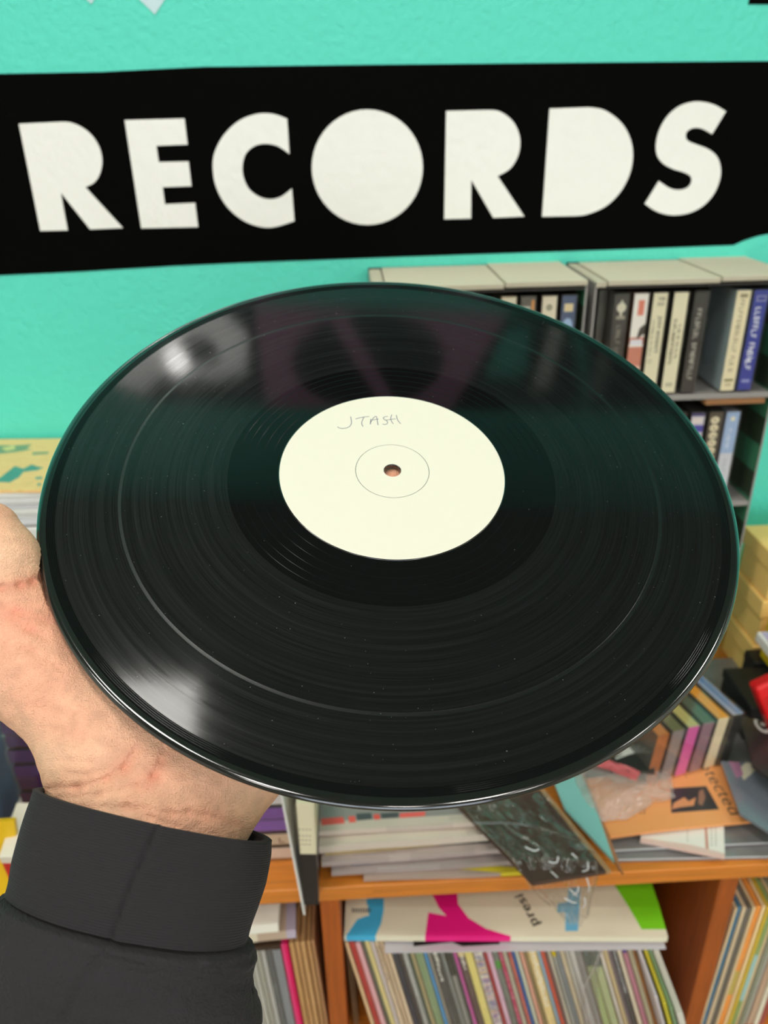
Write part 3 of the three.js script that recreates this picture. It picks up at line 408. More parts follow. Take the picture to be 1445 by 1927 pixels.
// left to right: [pixel at row 1850 of its left and right edge, description, colour, options]
const MID = [
  [671, 679, 'beige', [212, 178, 134]], [679.5, 691, 'dark red', [168, 56, 50]], [691, 702, 'dusty pink', [206, 148, 150], { stripe: [[0.55, 0.75, [232, 190, 196]]] }], [703, 709, 'dark olive', [96, 98, 82]],
  [709, 719, 'straw yellow', [205, 188, 128]], [719, 727, 'lilac grey', [192, 178, 174]], [727, 736, 'sand coloured', [204, 180, 150], { marks: [[150, 120, 96], 0.02, 0.2] }], [736, 745, 'light brown', [188, 162, 132]], [745, 753, 'ivory', [216, 192, 160]],
  [754, 765, 'dark navy', [62, 60, 66]], [765, 772, 'dark brown', [80, 70, 65]], [772, 783, 'mid grey', [150, 148, 142], { marks: [[196, 194, 188], 0.05, 0.3] }], [783, 788, 'bottle green', [88, 98, 82]], [788, 795.5, 'olive beige', [168, 152, 112]],
  [796, 812, 'moss green', [128, 144, 106]], [812.5, 819.5, 'bright blue', [84, 142, 190]], [820, 826, 'putty', [152, 142, 126]], [826.5, 840, 'black white-lettered', [84, 80, 76], { marks: [[232, 226, 210], 0.01, 0.22] }],
  [840, 845, 'charcoal', [102, 100, 94]], [845, 852, 'pewter', [134, 134, 128]], [852.5, 863, 'near-black', [70, 66, 58], { bands: [[0.2, 0.5, [150, 146, 136]]] }], [863, 868, 'slate', [82, 80, 74]], [868, 875, 'magenta', [192, 92, 152]],
  [876, 889, 'brown cream-topped', [96, 78, 72], { bands: [[0, 0.1, [228, 204, 154]]], marks: [[232, 226, 214], 0.1, 0.17] }], [889, 905, 'pale yellow', [210, 194, 116]], [906, 924, 'patchwork-print', [206, 196, 188], { mix: [[140, 110, 150], [228, 218, 196], [120, 126, 150], [206, 170, 120], [190, 140, 170]] }],
  [925, 931, 'brick red', [172, 64, 62]], [931, 941, 'lilac pink', [206, 166, 184]], [941, 953, 'dark grey green-flecked', [112, 114, 104], { bands: [[0.13, 0.17, [90, 150, 70]]] }], [953, 961, 'floral crimson', [192, 78, 104], { mix: [[196, 70, 104], [226, 150, 160], [180, 60, 80]] }], [961, 970, 'stone grey', [172, 164, 144]],
  [971, 978, 'rose red', [186, 84, 84], { marks: [[226, 150, 110], 0.1, 0.5] }], [978, 984, 'royal blue', [58, 98, 160]], [984, 992, 'pale sage', [188, 188, 168]], [992.5, 1001, 'salmon', [208, 152, 128]], [1001, 1008, 'khaki', [142, 122, 82]], [1008, 1026, 'cream gold', [216, 190, 130], { marks: [[244, 232, 206], 0.0, 0.4] }],
  [1026.5, 1033, 'powder blue', [140, 166, 184]], [1033, 1040.5, 'vermilion', [208, 92, 68]], [1040.5, 1046, 'maroon', [122, 88, 84]], [1046, 1053, 'oatmeal', [186, 176, 156]], [1053.5, 1062, 'canary yellow', [150, 148, 140], { bands: [[0, 0.12, [220, 188, 28]]] }], [1062, 1069, 'blue grey', [130, 134, 136]],
  [1069, 1079, 'parchment', [188, 172, 142]], [1079, 1088, 'silver grey', [176, 170, 158]], [1088, 1099, 'frosted white', [200, 196, 186]], [1099, 1111, 'smoky grey', [150, 146, 136]], [1112, 1127, 'deep forest green', [84, 96, 78], { bands: [[0.19, 0.6, [176, 186, 128]]] }], [1127, 1143, 'grey green', [100, 110, 92], { bands: [[0.19, 0.6, [190, 196, 146]]] }],
  [1144, 1151, 'chalk white', [224, 214, 198]], [1151, 1161, 'tan', [192, 168, 122], { stripe: [[0.6, 0.8, [222, 206, 170]]] }], [1161, 1167, 'mauve grey', [132, 116, 122]], [1167.5, 1177, 'black silver-lettered', [84, 80, 76], { marks: [[206, 204, 204], 0.0, 0.35] }], [1178, 1187.5, 'pearl', [228, 214, 186]],
  [1188, 1198, 'pink and violet', [204, 136, 152], { bands: [[0.02, 0.12, [96, 66, 150]]] }], [1198.5, 1209, 'bone', [194, 184, 152]], [1209, 1213.5, 'burnt orange', [192, 122, 52]]];
const LEFT = [[455, 465, 'ash grey', [150, 150, 142]], [465, 474, 'faded grey', [140, 140, 132]], [474, 482, 'grey ribbed', [160, 158, 148]], [482, 491, 'light grey', [172, 170, 160]], [491, 501, 'warm grey', [150, 146, 134]], [501, 511, 'dull silver', [166, 164, 156]], [511, 523, 'dark charcoal', [88, 88, 86]], [523, 540, 'gunmetal', [122, 124, 126]], [541, 555, 'hot pink', [206, 14, 86], { stripe: [[0.2, 0.4, [230, 90, 140]]], clean: 1 }],
  [556, 566.5, 'kraft brown next to hot pink', [180, 138, 88], { clean: 1 }], [567, 577, 'kraft brown second from hot pink', [176, 134, 86], { clean: 1 }], [577.5, 587.5, 'kraft brown third from hot pink', [182, 140, 92], { clean: 1 }], [588, 597.5, 'kraft brown fourth from hot pink', [172, 130, 84], { clean: 1 }], [598, 605, 'kraft brown against the divider', [168, 124, 84], { clean: 1 }]];
const RIGHT = [[1341, 1346.5, 'cream against the divider', [222, 196, 150]], [1346.5, 1354, 'denim blue', [62, 112, 144], { mix: [[62, 112, 144], [70, 120, 150], [54, 100, 134]] }], [1354, 1362, 'buff', [206, 184, 148]], [1362, 1372, 'graphite', [100, 94, 84]], [1372, 1378, 'light buff', [216, 192, 150]], [1378, 1389, 'tangerine', [226, 142, 60], { bands: [[0.3, 0.42, [200, 176, 90]]] }], [1389, 1396, 'vanilla', [232, 204, 150]], [1396, 1403, 'mustard', [204, 172, 46]], [1403, 1412, 'leaf green', [132, 154, 92], { bands: [[0.22, 0.45, [164, 206, 204]]] }], [1412, 1418, 'wheat', [214, 188, 144]], [1418, 1428, 'grey olive', [130, 132, 112]], [1428, 1434, 'white edged black', [196, 192, 180], { stripe: [[0.5, 0.8, [60, 58, 54]]] }], [1434, 1446, 'dusky brown', [182, 150, 124]], [1446, 1456, 'off white', [214, 206, 184]], [1456, 1468, 'dim red', [150, 70, 60]]];
let stripIndex = 0; const stripList = [];
const stripUv = (g, i) => { const a = g.attributes.uv; for (let k = 0; k < a.count; k++) a.setXY(k, (i + 0.04 + 0.92 * a.getX(k)) / STRIPS, a.getY(k)); return g; };
const spineMatHolder = std({ roughness: 0.55 });
function sleeveRow(list, where, group, z, h, tilt, floor) {
  list.forEach(([x0, x1, desc, c, o = {}], i) => {
    const k = stripIndex++; stripList[k] = { c, ...o };
    const a = onZ(x0, 1850, z), b = onZ(x1, 1850, z), t = Math.max(b.x - a.x - 0.0008, 0.0018), mid = (a.x + b.x) / 2, ym = (a.y + b.y) / 2, ang = tilt(i / (list.length - 1), (x0 + x1) / 2);
    const th = t * Math.cos(ang), hh = h + 0.004 * (rnd() - 0.5) + (o.dh ?? 0), g = stripUv(new RoundedBoxGeometry(th, hh, 0.178, 1, Math.min(th * 0.3, 0.0012)).translate(0, hh / 2, -0.089), k);
    const prev = list[i - 1]?.[2], next = list[i + 1]?.[2], short = (s) => s.split(' ').slice(0, s.startsWith('kraft') ? 5 : 3).join(' ');
    const m = mesh('record_sleeve', g, spineMatHolder);
    m.rotation.z = ang; const foot = floor + 0.0004 + Math.sin(Math.abs(ang)) * th / 2;
    m.position.set(mid + Math.tan(ang) * (ym - foot), foot, z - 0.002 * rnd());
    tag(m, /kraft|against/.test(desc) ? `${desc} record sleeve in the ${where} compartment` : `${desc} record sleeve ${prev && next ? `between the ${short(prev)} and ${short(next)} ones` : next ? `left of the ${short(next)} one` : `right of the ${short(prev)} one`}, ${where} compartment`, 'record sleeve', group);
  });
}
sleeveRow(LEFT, 'left', 'record sleeves in the left compartment', 0.386, 0.187, () => 0.05, FLOOR);
sleeveRow(MID, 'middle', 'record sleeves in the middle compartment', 0.386, 0.184, (u, px) => (px < 930 ? lerp(0.165, 0.215, (px - 670) / 260) : lerp(0.215, 0.3, (px - 930) / 280)), FLOOR);
sleeveRow(RIGHT, 'right', 'record sleeves in the right compartment', 0.386, 0.201, () => -0.028, FLOOR);
// four sleeves pulled forward at the right end of the middle compartment: front top corners at these pixels
[[1237, 1874, 0.003, [204, 196, 202], 'lavender white record sleeve pulled forward, next to the burnt orange one'], [1254, 1887, 0.0035, [194, 180, 52], 'lime record sleeve pulled forward, between lavender white and fern green ones'], [1266, 1895, 0.0034, [122, 150, 110], 'fern green record sleeve pulled forward, between lime and milk white ones'], [1285, 1906, 0.006, [198, 194, 182], 'milk white record sleeve pulled forward, rightmost in the middle compartment']].forEach(([px, py, t, c, label]) => {
  const k = stripIndex++; stripList[k] = { c, clean: 1 }; const p = onY(px, py, 0.735), m = mesh('record_sleeve', stripUv(new RoundedBoxGeometry(t, 0.184, 0.17, 1, 0.0008).translate(-t / 2, -0.092, -0.085), k), spineMatHolder); m.position.copy(p); m.rotation.set(0, 0, 0.3); tag(m, label, 'record sleeve', 'record sleeves in the middle compartment'); });
// three kraft cards standing deeper in, between divider and beige sleeve
[[657, 659], [658.5, 662.5], [663.5, 667]].forEach(([x0, x1], i) => { const k = stripIndex++; stripList[k] = { c: [128, 98, 66], clean: 1 }; const a = onZ(x0, 1850, 0.36), b = onZ(x1, 1850, 0.36), m = mesh('record_sleeve', stripUv(new RoundedBoxGeometry(b.x - a.x - 0.0004, 0.15, 0.17, 1, 0.0006).translate(0, 0.075, -0.085), k), spineMatHolder); m.rotation.z = 0.03; m.position.set((a.x + b.x) / 2 + 0.03 * (a.y - FLOOR), FLOOR + 0.0005, 0.36); tag(m, ['brown card sleeve standing deeper in, against the left divider of the middle compartment', 'brown card sleeve standing deeper in, middle one of three beside the divider', 'brown card sleeve standing deeper in, next to the beige record sleeve'][i], 'record sleeve', 'record sleeves in the middle compartment'); });
spineMatHolder.map = canvasTex(STRIPS * SPX, 1024, (g) => stripList.forEach((s, i) => stripPaint(g, i, s)));

// ---------------------------------------------------------------- two flat covers lying on the middle records
function flat(name, label, category, q, t, mats, { up = V(0, 1, 0), bend, group } = {}) { // base at its middle
  const o = new THREE.Mesh(); o.position.copy(q[0]).add(q[2]).multiplyScalar(0.5).addScaledVector(up, -t / 2);
  o.geometry = local(slab(q, t, up, bend), o); o.material = mats; o.name = numbered(name); shadow(o); scene.add(o); return tag(o, label, category, group);
}
// canvas that is painted in the photograph's pixels of the sheet's own plane: P(px, py) -> canvas point
function printed(q, w, h, paint) {
  const ux = q[1].clone().sub(q[0]), vx = q[3].clone().sub(q[0]), n = ux.clone().cross(vx).normalize();
  const P = (px, py) => { const d = ray(px, py), t = q[0].clone().sub(EYE).dot(n) / d.dot(n), p = d.multiplyScalar(t).add(EYE).sub(q[0]); const a = ux.dot(ux), b = ux.dot(vx), c = vx.dot(vx), e = p.dot(ux), f = p.dot(vx), D = a * c - b * b; const u = (e * c - f * b) / D, v = (f * a - e * b) / D; return [u * w, (1 - v) * h]; };
  return canvasTex(w, h, (g) => paint(g, P, w, h));
}
const poly = (g, P, pts, fill) => { g.fillStyle = fill; g.beginPath(); pts.forEach((p, i) => { const [x, y] = P(...p); i ? g.lineTo(x, y) : g.moveTo(x, y); }); g.closePath(); g.fill(); };
{ const y = 0.7525, a = onY(647, 1756, y), b = onY(1258, 1758, y), e = b.clone().sub(a), back = V(e.z, 0, -e.x).normalize().multiplyScalar(0.3), q = [a, b, b.clone().add(back), a.clone().add(back)];
  const tex = printed(q, 1400, 1300, (g, P, w, h) => {
    g.fillStyle = 'rgb(238,229,202)'; g.fillRect(0, 0, w, h);
    poly(g, P, [[690, 1690], [722, 1690], [722, 1712], [717, 1735], [706, 1757], [650, 1757], [672, 1728], [690, 1722]], 'rgb(70,182,226)');
    poly(g, P, [[692, 1702], [694, 1722], [656, 1722], [656, 1702]], 'rgb(236,226,198)');
    poly(g, P, [[812, 1680], [860, 1680], [862, 1702], [882, 1726], [915, 1744], [962, 1757], [800, 1757], [806, 1716], [840, 1722], [826, 1708]], 'rgb(245,20,134)');
    poly(g, P, [[1070, 1665], [1092, 1668], [1090, 1716], [1088, 1748], [1064, 1748], [1064, 1716], [1048, 1716], [1050, 1700], [1066, 1698]], 'rgb(110,186,222)');
    poly(g, P, [[1146, 1650], [1240, 1640], [1262, 1745], [1208, 1745]], 'rgb(126,212,26)');
    const [x0, y0] = P(1016, 1738), [x1, y1] = P(982, 1680); g.save(); g.translate(x0, y0); g.rotate(Math.atan2(y1 - y0, x1 - x0)); g.fillStyle = 'rgb(40,36,32)'; g.font = 'bold 62px sans-serif'; const L = Math.hypot(x1 - x0, y1 - y0), mw = g.measureText('presi').width; g.scale(L / mw, 0.9); g.fillText('presi', 0, 0); g.restore();
    const [x2, y2] = P(662, 1716); g.fillStyle = 'rgb(70,66,60)'; for (let i = 0; i < 8; i++) g.fillRect(x2 + i * 11, y2 - 20, 6, 20);
  });
  flat('record_cover', 'white record cover with blue, pink and green shapes lying on the middle records', 'record cover', q, 0.008, std({ map: tex, roughness: 0.45 }), { bend: (u, v) => -0.004 * Math.pow(1 - Math.min(v * 9, 1), 2) });
  const y2 = 0.7375, c = onY(724, 1790, y2), d = onY(1253, 1784, y2), e2 = d.clone().sub(c), bk = V(e2.z, 0, -e2.x).normalize().multiplyScalar(0.29), q2 = [c, d, d.clone().add(bk), c.clone().add(bk)];
  const tex2 = printed(q2, 700, 700, (g, P, w, h) => { g.fillStyle = 'rgb(206,200,206)'; g.fillRect(0, 0, w, h); poly(g, P, [[778, 1766], [940, 1758], [940, 1776], [870, 1780], [850, 1772], [778, 1780]], 'rgb(36,30,30)'); poly(g, P, [[1120, 1752], [1134, 1752], [1134, 1768], [1120, 1768]], 'rgb(30,30,26)'); });
  flat('record_cover', 'thin pale grey cover sticking out under the white patterned cover', 'record cover', q2, 0.0022, std({ map: tex2, roughness: 0.4 }), { bend: (u, v) => -0.001 * (1 - u) * (1 - Math.min(v * 6, 1)) });
}
// ---------------------------------------------------------------- left compartment, lying on the sleeves: three cases
{ const at = (y, l) => l.map(([x, yy]) => onY(x, yy, y));
  const cas = (name, label, px, y, t, mat, dz = 0.13) => { const [a, b] = at(y, px), e = b.clone().sub(a), bk = V(e.z, 0, -e.x).normalize().multiplyScalar(dz); return flat(name, label, 'case', [a, b, b.clone().add(bk), a.clone().add(bk)], t, mat); };
  cas('sleeve_case', 'dark photo-print sleeve edge lying on the grey record sleeves', [[380, 1792], [527, 1783]], 0.7485, 0.003, matte(62, 46, 34, 0.3), 0.14);
  cas('plastic_case', 'clear plastic case with cream insert lying on the left records', [[380, 1768], [556, 1750]], 0.7645, 0.012, std({ map: canvasTex(256, 256, (g) => { g.fillStyle = 'rgb(226,214,188)'; g.fillRect(0, 0, 256, 256); g.fillStyle = 'rgb(196,172,150)'; g.fillRect(150, 0, 80, 256); g.fillStyle = 'rgb(190,178,196)'; g.fillRect(230, 0, 26, 256); }), roughness: 0.3 }));
  const t = thing('plastic_tray', 'white plastic tray with a raised rim under the board, left compartment', 'tray', onY(440, 1740, 0.779));
  const w = (g) => g; const A = onY(370, 1752, 0.782), Bq = onY(523, 1738, 0.782);
  mesh('front_rim', local(slab([A, Bq, Bq.clone().add(V(0, 0.002, -0.03)), A.clone().add(V(0, 0.002, -0.03))], 0.012), t), matte(240, 236, 222, 0.4), t);
  mesh('side_rim', local(slab([Bq.clone().add(V(-0.012, 0.0, -0.03)), Bq.clone().add(V(0, 0.0, -0.03)), Bq.clone().add(V(0, 0, -0.14)), Bq.clone().add(V(-0.012, 0, -0.14))], 0.012), t), matte(240, 236, 222, 0.4), t);
}

// ---------------------------------------------------------------- cassettes
// a clear case with a printed card inside; its spine faces +z, its base is at the bottom middle of the spine
const caseMats = new Map();
const CW = 0.0172, CH = 0.1088, CD = 0.0705;
function cassette(label, group, { w = CW, h = CH, d = CD, spine, side = [60, 56, 52], tint } = {}) {
  const t = thing('cassette', label, 'cassette', V(0, 0, 0), group);
  const card = box(w - 0.0028, h - 0.004, d - 0.004, 0, h / 2, -d / 2, 0);
  const sideMat = matte(...side, 0.6), sp = std({ map: spine, roughness: 0.5 });
  mesh('inlay', card, [sideMat, sideMat, sideMat, sideMat, sp, sideMat], t);
  // case walls: two sides, top, bottom and the clear spine; corners left open like the real hinge
  const k = 0.0009, hinge = [box(k, h, d, -w / 2 + k / 2, h / 2, -d / 2), box(k, h, d, w / 2 - k / 2, h / 2, -d / 2), box(w - 2 * k, k, d, 0, k / 2, -d / 2), box(w - 2 * k, k, d, 0, h - k / 2, -d / 2), box(w - 2 * k, h - 2 * k, k, 0, h / 2, -k / 2)];
  mesh('case', mergeGeometries(hinge.map((g) => g)), tint ?? clearMat, t);
  return t;
}
function spineTex(bg, draw) { return canvasTex(64, 448, (g, w, h) => { g.fillStyle = rgb(bg); g.fillRect(0, 0, w, h); if (draw) draw(g, w, h); }); }
const vtext = (g, s, x, y0, y1, size, color, font = 'bold') => { g.save(); g.translate(x, y0); g.rotate(Math.PI / 2); g.fillStyle = color; g.font = `${font} ${size}px sans-serif`; const w = g.measureText(s).width; g.scale((y1 - y0) / w, 1); g.fillText(s, 0, 0); g.restore(); };
// print too blurred to read: rows of letter-sized strokes running down the spine
function scrawl(g, x, y0, y1, size, color, serif) { g.strokeStyle = color; g.lineWidth = Math.max(1.6, size * (serif ? 0.12 : 0.18)); let y = y0; while (y < y1 - size * 0.4) { if (rnd() < 0.14) { y += size * 0.5; continue; } const w = size * (0.42 + 0.25 * rnd()), k = Math.floor(rnd() * 4); g.beginPath(); g.moveTo(x, y); g.lineTo(x + size * 0.72, y); if (k === 0) { g.lineTo(x + size * 0.72, y + w * 0.8); g.moveTo(x + size * 0.36, y); g.lineTo(x + size * 0.36, y + w * 0.6); } else if (k === 1) { g.lineTo(x, y + w * 0.8); g.lineTo(x + size * 0.72, y + w * 0.8); } else if (k === 2) { g.moveTo(x, y); g.lineTo(x, y + w * 0.8); } else { g.ellipse(x + size * 0.36, y + w * 0.3, size * 0.34, w * 0.34, 0, 0, 6.3); } g.stroke(); y += w + size * 0.12; } }
// ---------------------------------------------------------------- two wall racks
const RF = 0.115, grey = matte(150, 146, 142, 0.4), dark = matte(44, 40, 36, 0.6), beige = matte(222, 214, 190, 0.75, { bumpMap: paperBump, bumpScale: 0.0004 });
const plaid = canvasTex(256, 512, (g, w, h) => { g.fillStyle = 'rgb(66,132,98)'; g.fillRect(0, 0, w, h); for (let i = 0; i < 6; i++) { g.fillStyle = 'rgba(44,50,32,0.82)'; g.fillRect(0, i * 86 + 30, w, 43); } g.fillStyle = 'rgba(70,80,62,0.45)'; g.fillRect(110, 0, 70, h); });
const yTop = 1.3347, y1 = 1.2127, y2 = 1.0835, y3 = 0.957;
function rack(name, label, x0, x1, boards) {
  const t = thing(name, label, 'rack', V((x0 + x1) / 2, y3, 0)), X = (x0 + x1) / 2, w = x1 - x0, L = (g) => local(g, t);
  for (const [i, [a, b]] of boards.entries()) { const m = mesh('top_board', L(box(b - a - 0.0012, 0.0055, RF + 0.002, (a + b) / 2, yTop - 0.0028 + 0.0012 * ((i * 7) % 3 - 1), RF / 2 + 0.001, 0.001)), beige, t); }
  for (const [y, h] of [[yTop - 0.0075, 0.003], [y1 - 0.003, 0.006], [y2 - 0.003, 0.006], [y3 - 0.003, 0.006]]) mesh('shelf_board', L(box(w - 0.004, h, RF - 0.002, X, y, RF / 2, 0.0008)), y > 1.3 ? dark : grey, t);
  mesh('side_panel', L(box(0.002, yTop - y3, RF, x0 + 0.001, (yTop + y3) / 2 - 0.003, RF / 2)), grey, t);
  mesh('side_panel', L(box(0.002, yTop - y3, RF, x1 - 0.001, (yTop + y3) / 2 - 0.003, RF / 2)), [grey, std({ map: plaid, roughness: 0.55 }), grey, grey, grey, grey], t);
  mesh('back_panel', L(box(w, yTop - y3, 0.003, X, (yTop + y3) / 2, 0.0025)), dark, t);
  return t;
}
const rx = (px, py = 545) => onZ(px, py, RF).x;
const LX0 = onZ(722, 545, RF).x, LX1 = onZ(1104, 560, RF).x, RX0b = onZ(1118, 560, RF).x, RXE = onZ(1443, 782, RF).x + 0.002;
rack('cassette_rack', 'grey wall rack with beige top, left one of two, mostly behind the record', LX0 - 0.012, LX1, [[LX0 - 0.012, LX0 + 0.002], [LX0 + 0.002, rx(950, 530)], [rx(950, 530), LX1]]);
const rightRack = rack('cassette_rack', 'grey wall rack with beige top and green plaid side, holding rows of cassettes', RX0b, RXE, [[RX0b, rx(1143, 527)], [rx(1143, 527), rx(1358, 518)], [rx(1358, 518), RXE]]);
mesh('wood_strip', local(box(rx(1438, 750) - rx(1327, 752), 0.005, 0.012, (rx(1438, 750) + rx(1327, 752)) / 2, y1 - 0.0086, RF - 0.004), rightRack), matte(150, 104, 62, 0.6), rightRack);
mesh('spacer', local(box(0.004, 0.35, 0.06, (LX1 + RX0b) / 2, 1.15, 0.03), rightRack), dark, rightRack);
const put = (o, px, py, base, extra = 0) => { const p = onZ(px, py, RF); o.position.set(p.x, base + 0.0005, RF - 0.0015 - extra); return o; };
// right rack, upper row: centre of the spine's top edge in the photograph
const row1 = 'cassettes in the upper row of the right rack';
put(cassette('dark slim cassette half hidden at the left end of the right rack', row1, { w: 0.011, spine: spineTex([66, 62, 52]) }), 1150, 546, y1, 0.02);
put(cassette('dark cassette with a white globe lamp picture on its spine', row1, { spine: spineTex([58, 53, 48], (g, w, h) => { g.fillStyle = 'rgb(214,208,184)'; g.beginPath(); g.arc(34, 58, 21, 0, 7); g.fill(); g.beginPath(); g.moveTo(26, 40); g.lineTo(34, 22); g.lineTo(42, 40); g.fill(); g.fillRect(29, 76, 10, 18); g.fillStyle = 'rgb(160,152,132)'; g.fillRect(14, 94, 40, 14); scrawl(g, 22, 124, 400, 26, 'rgb(150,142,124)', 1); }) }), 1175, 543, y1);
put(cassette('white and salmon cassette with an orange square on its spine', row1, { side: [120, 70, 40], spine: spineTex([240, 234, 224], (g, w, h) => { g.fillStyle = 'rgb(222,118,92)'; g.fillRect(22, 28, 28, 66); g.strokeStyle = 'rgb(240,200,180)'; for (let y = 34; y < 94; y += 8) { g.beginPath(); g.moveTo(22, y); g.lineTo(50, y); g.stroke(); } g.fillStyle = 'rgb(206,130,106)'; g.fillRect(0, 190, w, 30); g.fillRect(0, 232, w, 130); g.fillStyle = 'rgb(236,196,176)'; g.fillRect(0, 320, w, 130); g.fillStyle = 'rgb(60,52,46)'; g.beginPath(); g.moveTo(64, 130); g.lineTo(40, 150); g.lineTo(30, 200); g.lineTo(64, 175); g.fill(); g.fillStyle = 'rgb(226,224,230)'; g.fillRect(4, 200, 56, 24); }) }), 1212, 541, y1);
put(cassette('cream cassette with a bold dark title on its spine, left of the fainter printed one', row1, { spine: spineTex([230, 222, 188], (g) => { g.fillStyle = 'rgb(110,104,84)'; g.font = 'bold 20px sans-serif'; g.fillText('198', 22, 32); g.fillText('322', 20, 54); vtext(g, 'JUDY MOWATT', 34, 100, 264, 24, 'rgb(104,98,80)'); scrawl(g, 10, 110, 276, 13, 'rgb(160,152,126)'); g.beginPath(); g.arc(18, 300, 9, 0, 7); g.strokeStyle = 'rgb(150,142,116)'; g.stroke(); }) }), 1248.5, 539, y1);
put(cassette('cream cassette with two faint lines of print, right of the bold titled one', row1, { spine: spineTex([232, 224, 190], (g) => { scrawl(g, 38, 140, 290, 16, 'rgb(150,142,110)'); scrawl(g, 14, 116, 312, 18, 'rgb(126,118,92)'); g.fillStyle = 'rgb(190,182,152)'; g.fillRect(16, 402, 34, 18); }) }), 1288, 537, y1);
put(cassette('black cassette with white serif title along its spine', row1, { spine: spineTex([50, 46, 43], (g) => scrawl(g, 20, 60, 400, 27, 'rgb(206,200,184)', 1)) }), 1327.5, 535, y1);
put(cassette('cream cassette with pale blue side standing apart in the right rack', row1, { side: [176, 196, 200], spine: spineTex([236, 224, 186], (g) => { g.fillStyle = 'rgb(150,140,104)'; g.fillRect(18, 14, 34, 16); scrawl(g, 22, 40, 372, 25, 'rgb(140,128,96)', 1); g.fillStyle = 'rgb(120,116,60)'; g.fillRect(12, 394, 42, 10); g.fillStyle = 'rgb(206,192,152)'; g.fillRect(18, 412, 30, 16); }) }), 1407, 531.5, y1);
put(cassette('royal blue cassette with white lettering at the right end of the upper row', row1, { side: [54, 60, 110], spine: spineTex([48, 60, 150], (g) => { g.strokeStyle = 'rgb(200,196,200)'; g.lineWidth = 3; g.strokeRect(16, 26, 40, 20); scrawl(g, 26, 30, 44, 14, 'rgb(220,216,216)'); scrawl(g, 18, 76, 372, 32, 'rgb(226,226,234)'); g.fillStyle = 'rgb(150,156,206)'; g.fillRect(14, 398, 38, 14); }) }), 1441, 530, y1);
// right rack, lower row
const row2 = 'cassettes in the lower row of the right rack', put2 = (o, px, base, extra = 0) => { const p = onZ(px, 770, RF); o.position.set(p.x, base + 0.0005, RF - 0.0015 - extra); return o; };
put2(cassette('dark cassette at the left of the lower row, mostly behind the record', row2, { spine: spineTex([74, 62, 60]) }), 1283, y2);
put2(cassette('white and indigo cassette in the lower row of the right rack', row2, { spine: spineTex([198, 192, 200], (g) => { g.fillStyle = 'rgb(64,58,110)'; g.fillRect(0, 0, 64, 16); g.fillStyle = 'rgb(70,66,160)'; g.fillRect(0, 60, 64, 34); g.fillStyle = 'rgb(226,214,206)'; g.fillRect(8, 24, 46, 26); }) }), 1319, y2);
put2(cassette('black cassette with puffy cream letters down its spine', row2, { spine: spineTex([84, 74, 62], (g) => { g.fillStyle = 'rgb(232,220,184)'; for (let y = 24; y < 384; y += 38) { g.beginPath(); g.ellipse(34 + 4 * Math.sin(y), y + 14, 21, 17, 0, 0, 7); g.ellipse(26, y + 8, 8, 10, 0, 0, 7); g.fill(); g.fillStyle = 'rgb(110,96,76)'; g.fillRect(22, y + 10 + 4 * rnd(), 20 * rnd() + 8, 6); g.fillStyle = 'rgb(232,220,184)'; } }) }), 1353, y2);
put2(cassette('pale blue cassette with white lettering at the right of the lower row', row2, { side: [150, 150, 160], spine: spineTex([156, 180, 214], (g) => { g.fillStyle = 'rgb(238,230,200)'; g.beginPath(); g.arc(34, 34, 11, 0, 7); g.fill(); scrawl(g, 20, 84, 190, 24, 'rgb(220,226,236)', 1); g.fillStyle = 'rgb(206,208,214)'; g.fillRect(0, 206, 64, 242); scrawl(g, 22, 240, 400, 24, 'rgb(176,178,184)', 1); }) }), 1385, y2);
put2(cassette('grey cassette in the lowest row, peeping out beside the record', 'cassettes in the lowest row of the right rack', { spine: spineTex([170, 164, 150]) }), 1394, y3);
// left rack, upper row, over the record's edge
const row3 = 'cassettes in the upper row of the left rack';
put(cassette('dark cassette farthest left in the left rack above the record edge', row3, { spine: spineTex([80, 72, 64]) }), 880, 556, y1);
put(cassette('brown cassette left of the cream topped one in the left rack', row3, { spine: spineTex([110, 100, 88]) }), 916, 552, y1);
put(cassette('cream topped cassette in the left rack above the record edge', row3, { side: [226, 206, 168], spine: spineTex([160, 150, 136], (g) => { g.fillStyle = 'rgb(226,214,186)'; g.fillRect(0, 0, 64, 30); }) }), 960, 550, y1);
put(cassette('dark cassette with an orange stripe in the left rack', row3, { spine: spineTex([92, 84, 76], (g) => { g.fillStyle = 'rgb(206,138,66)'; g.fillRect(46, 14, 14, 434); g.fillStyle = 'rgb(190,182,170)'; g.fillRect(6, 40, 36, 12); }) }), 997, 548, y1);
put(cassette('cream cassette with a small grey ring on its spine in the left rack', row3, { side: [110, 92, 90], spine: spineTex([226, 214, 188], (g) => { g.fillStyle = 'rgb(120,116,96)'; g.beginPath(); g.arc(32, 48, 13, 0, 7); g.fill(); g.fillStyle = 'rgb(190,184,150)'; g.beginPath(); g.arc(32, 48, 6, 0, 7); g.fill(); }) }), 1037.5, 546, y1);
put(cassette('blue cassette with a cream block on its spine, right end of the left rack', row3, { spine: spineTex([70, 84, 116], (g) => { g.fillStyle = 'rgb(224,204,156)'; g.fillRect(12, 34, 40, 34); g.fillStyle = 'rgb(156,184,216)'; g.beginPath(); g.ellipse(32, 130, 22, 34, 0, 0, 7); g.fill(); }) }), 1075, 544, y1);

// ---------------------------------------------------------------- on the shelf: piles, cassettes, bags
const backOf = (a, b, d) => { const e = b.clone().sub(a); return V(e.z, 0, -e.x).normalize().multiplyScalar(d); };
const quadAt = (p0, p1, y, depth) => { const a = onY(...p0, y), b = onY(...p1, y), k = backOf(a, b, depth); return [a, b, b.clone().add(k), a.clone().add(k)]; };
const sheet4 = (y, ps) => ps.map((p) => onY(...p, y));
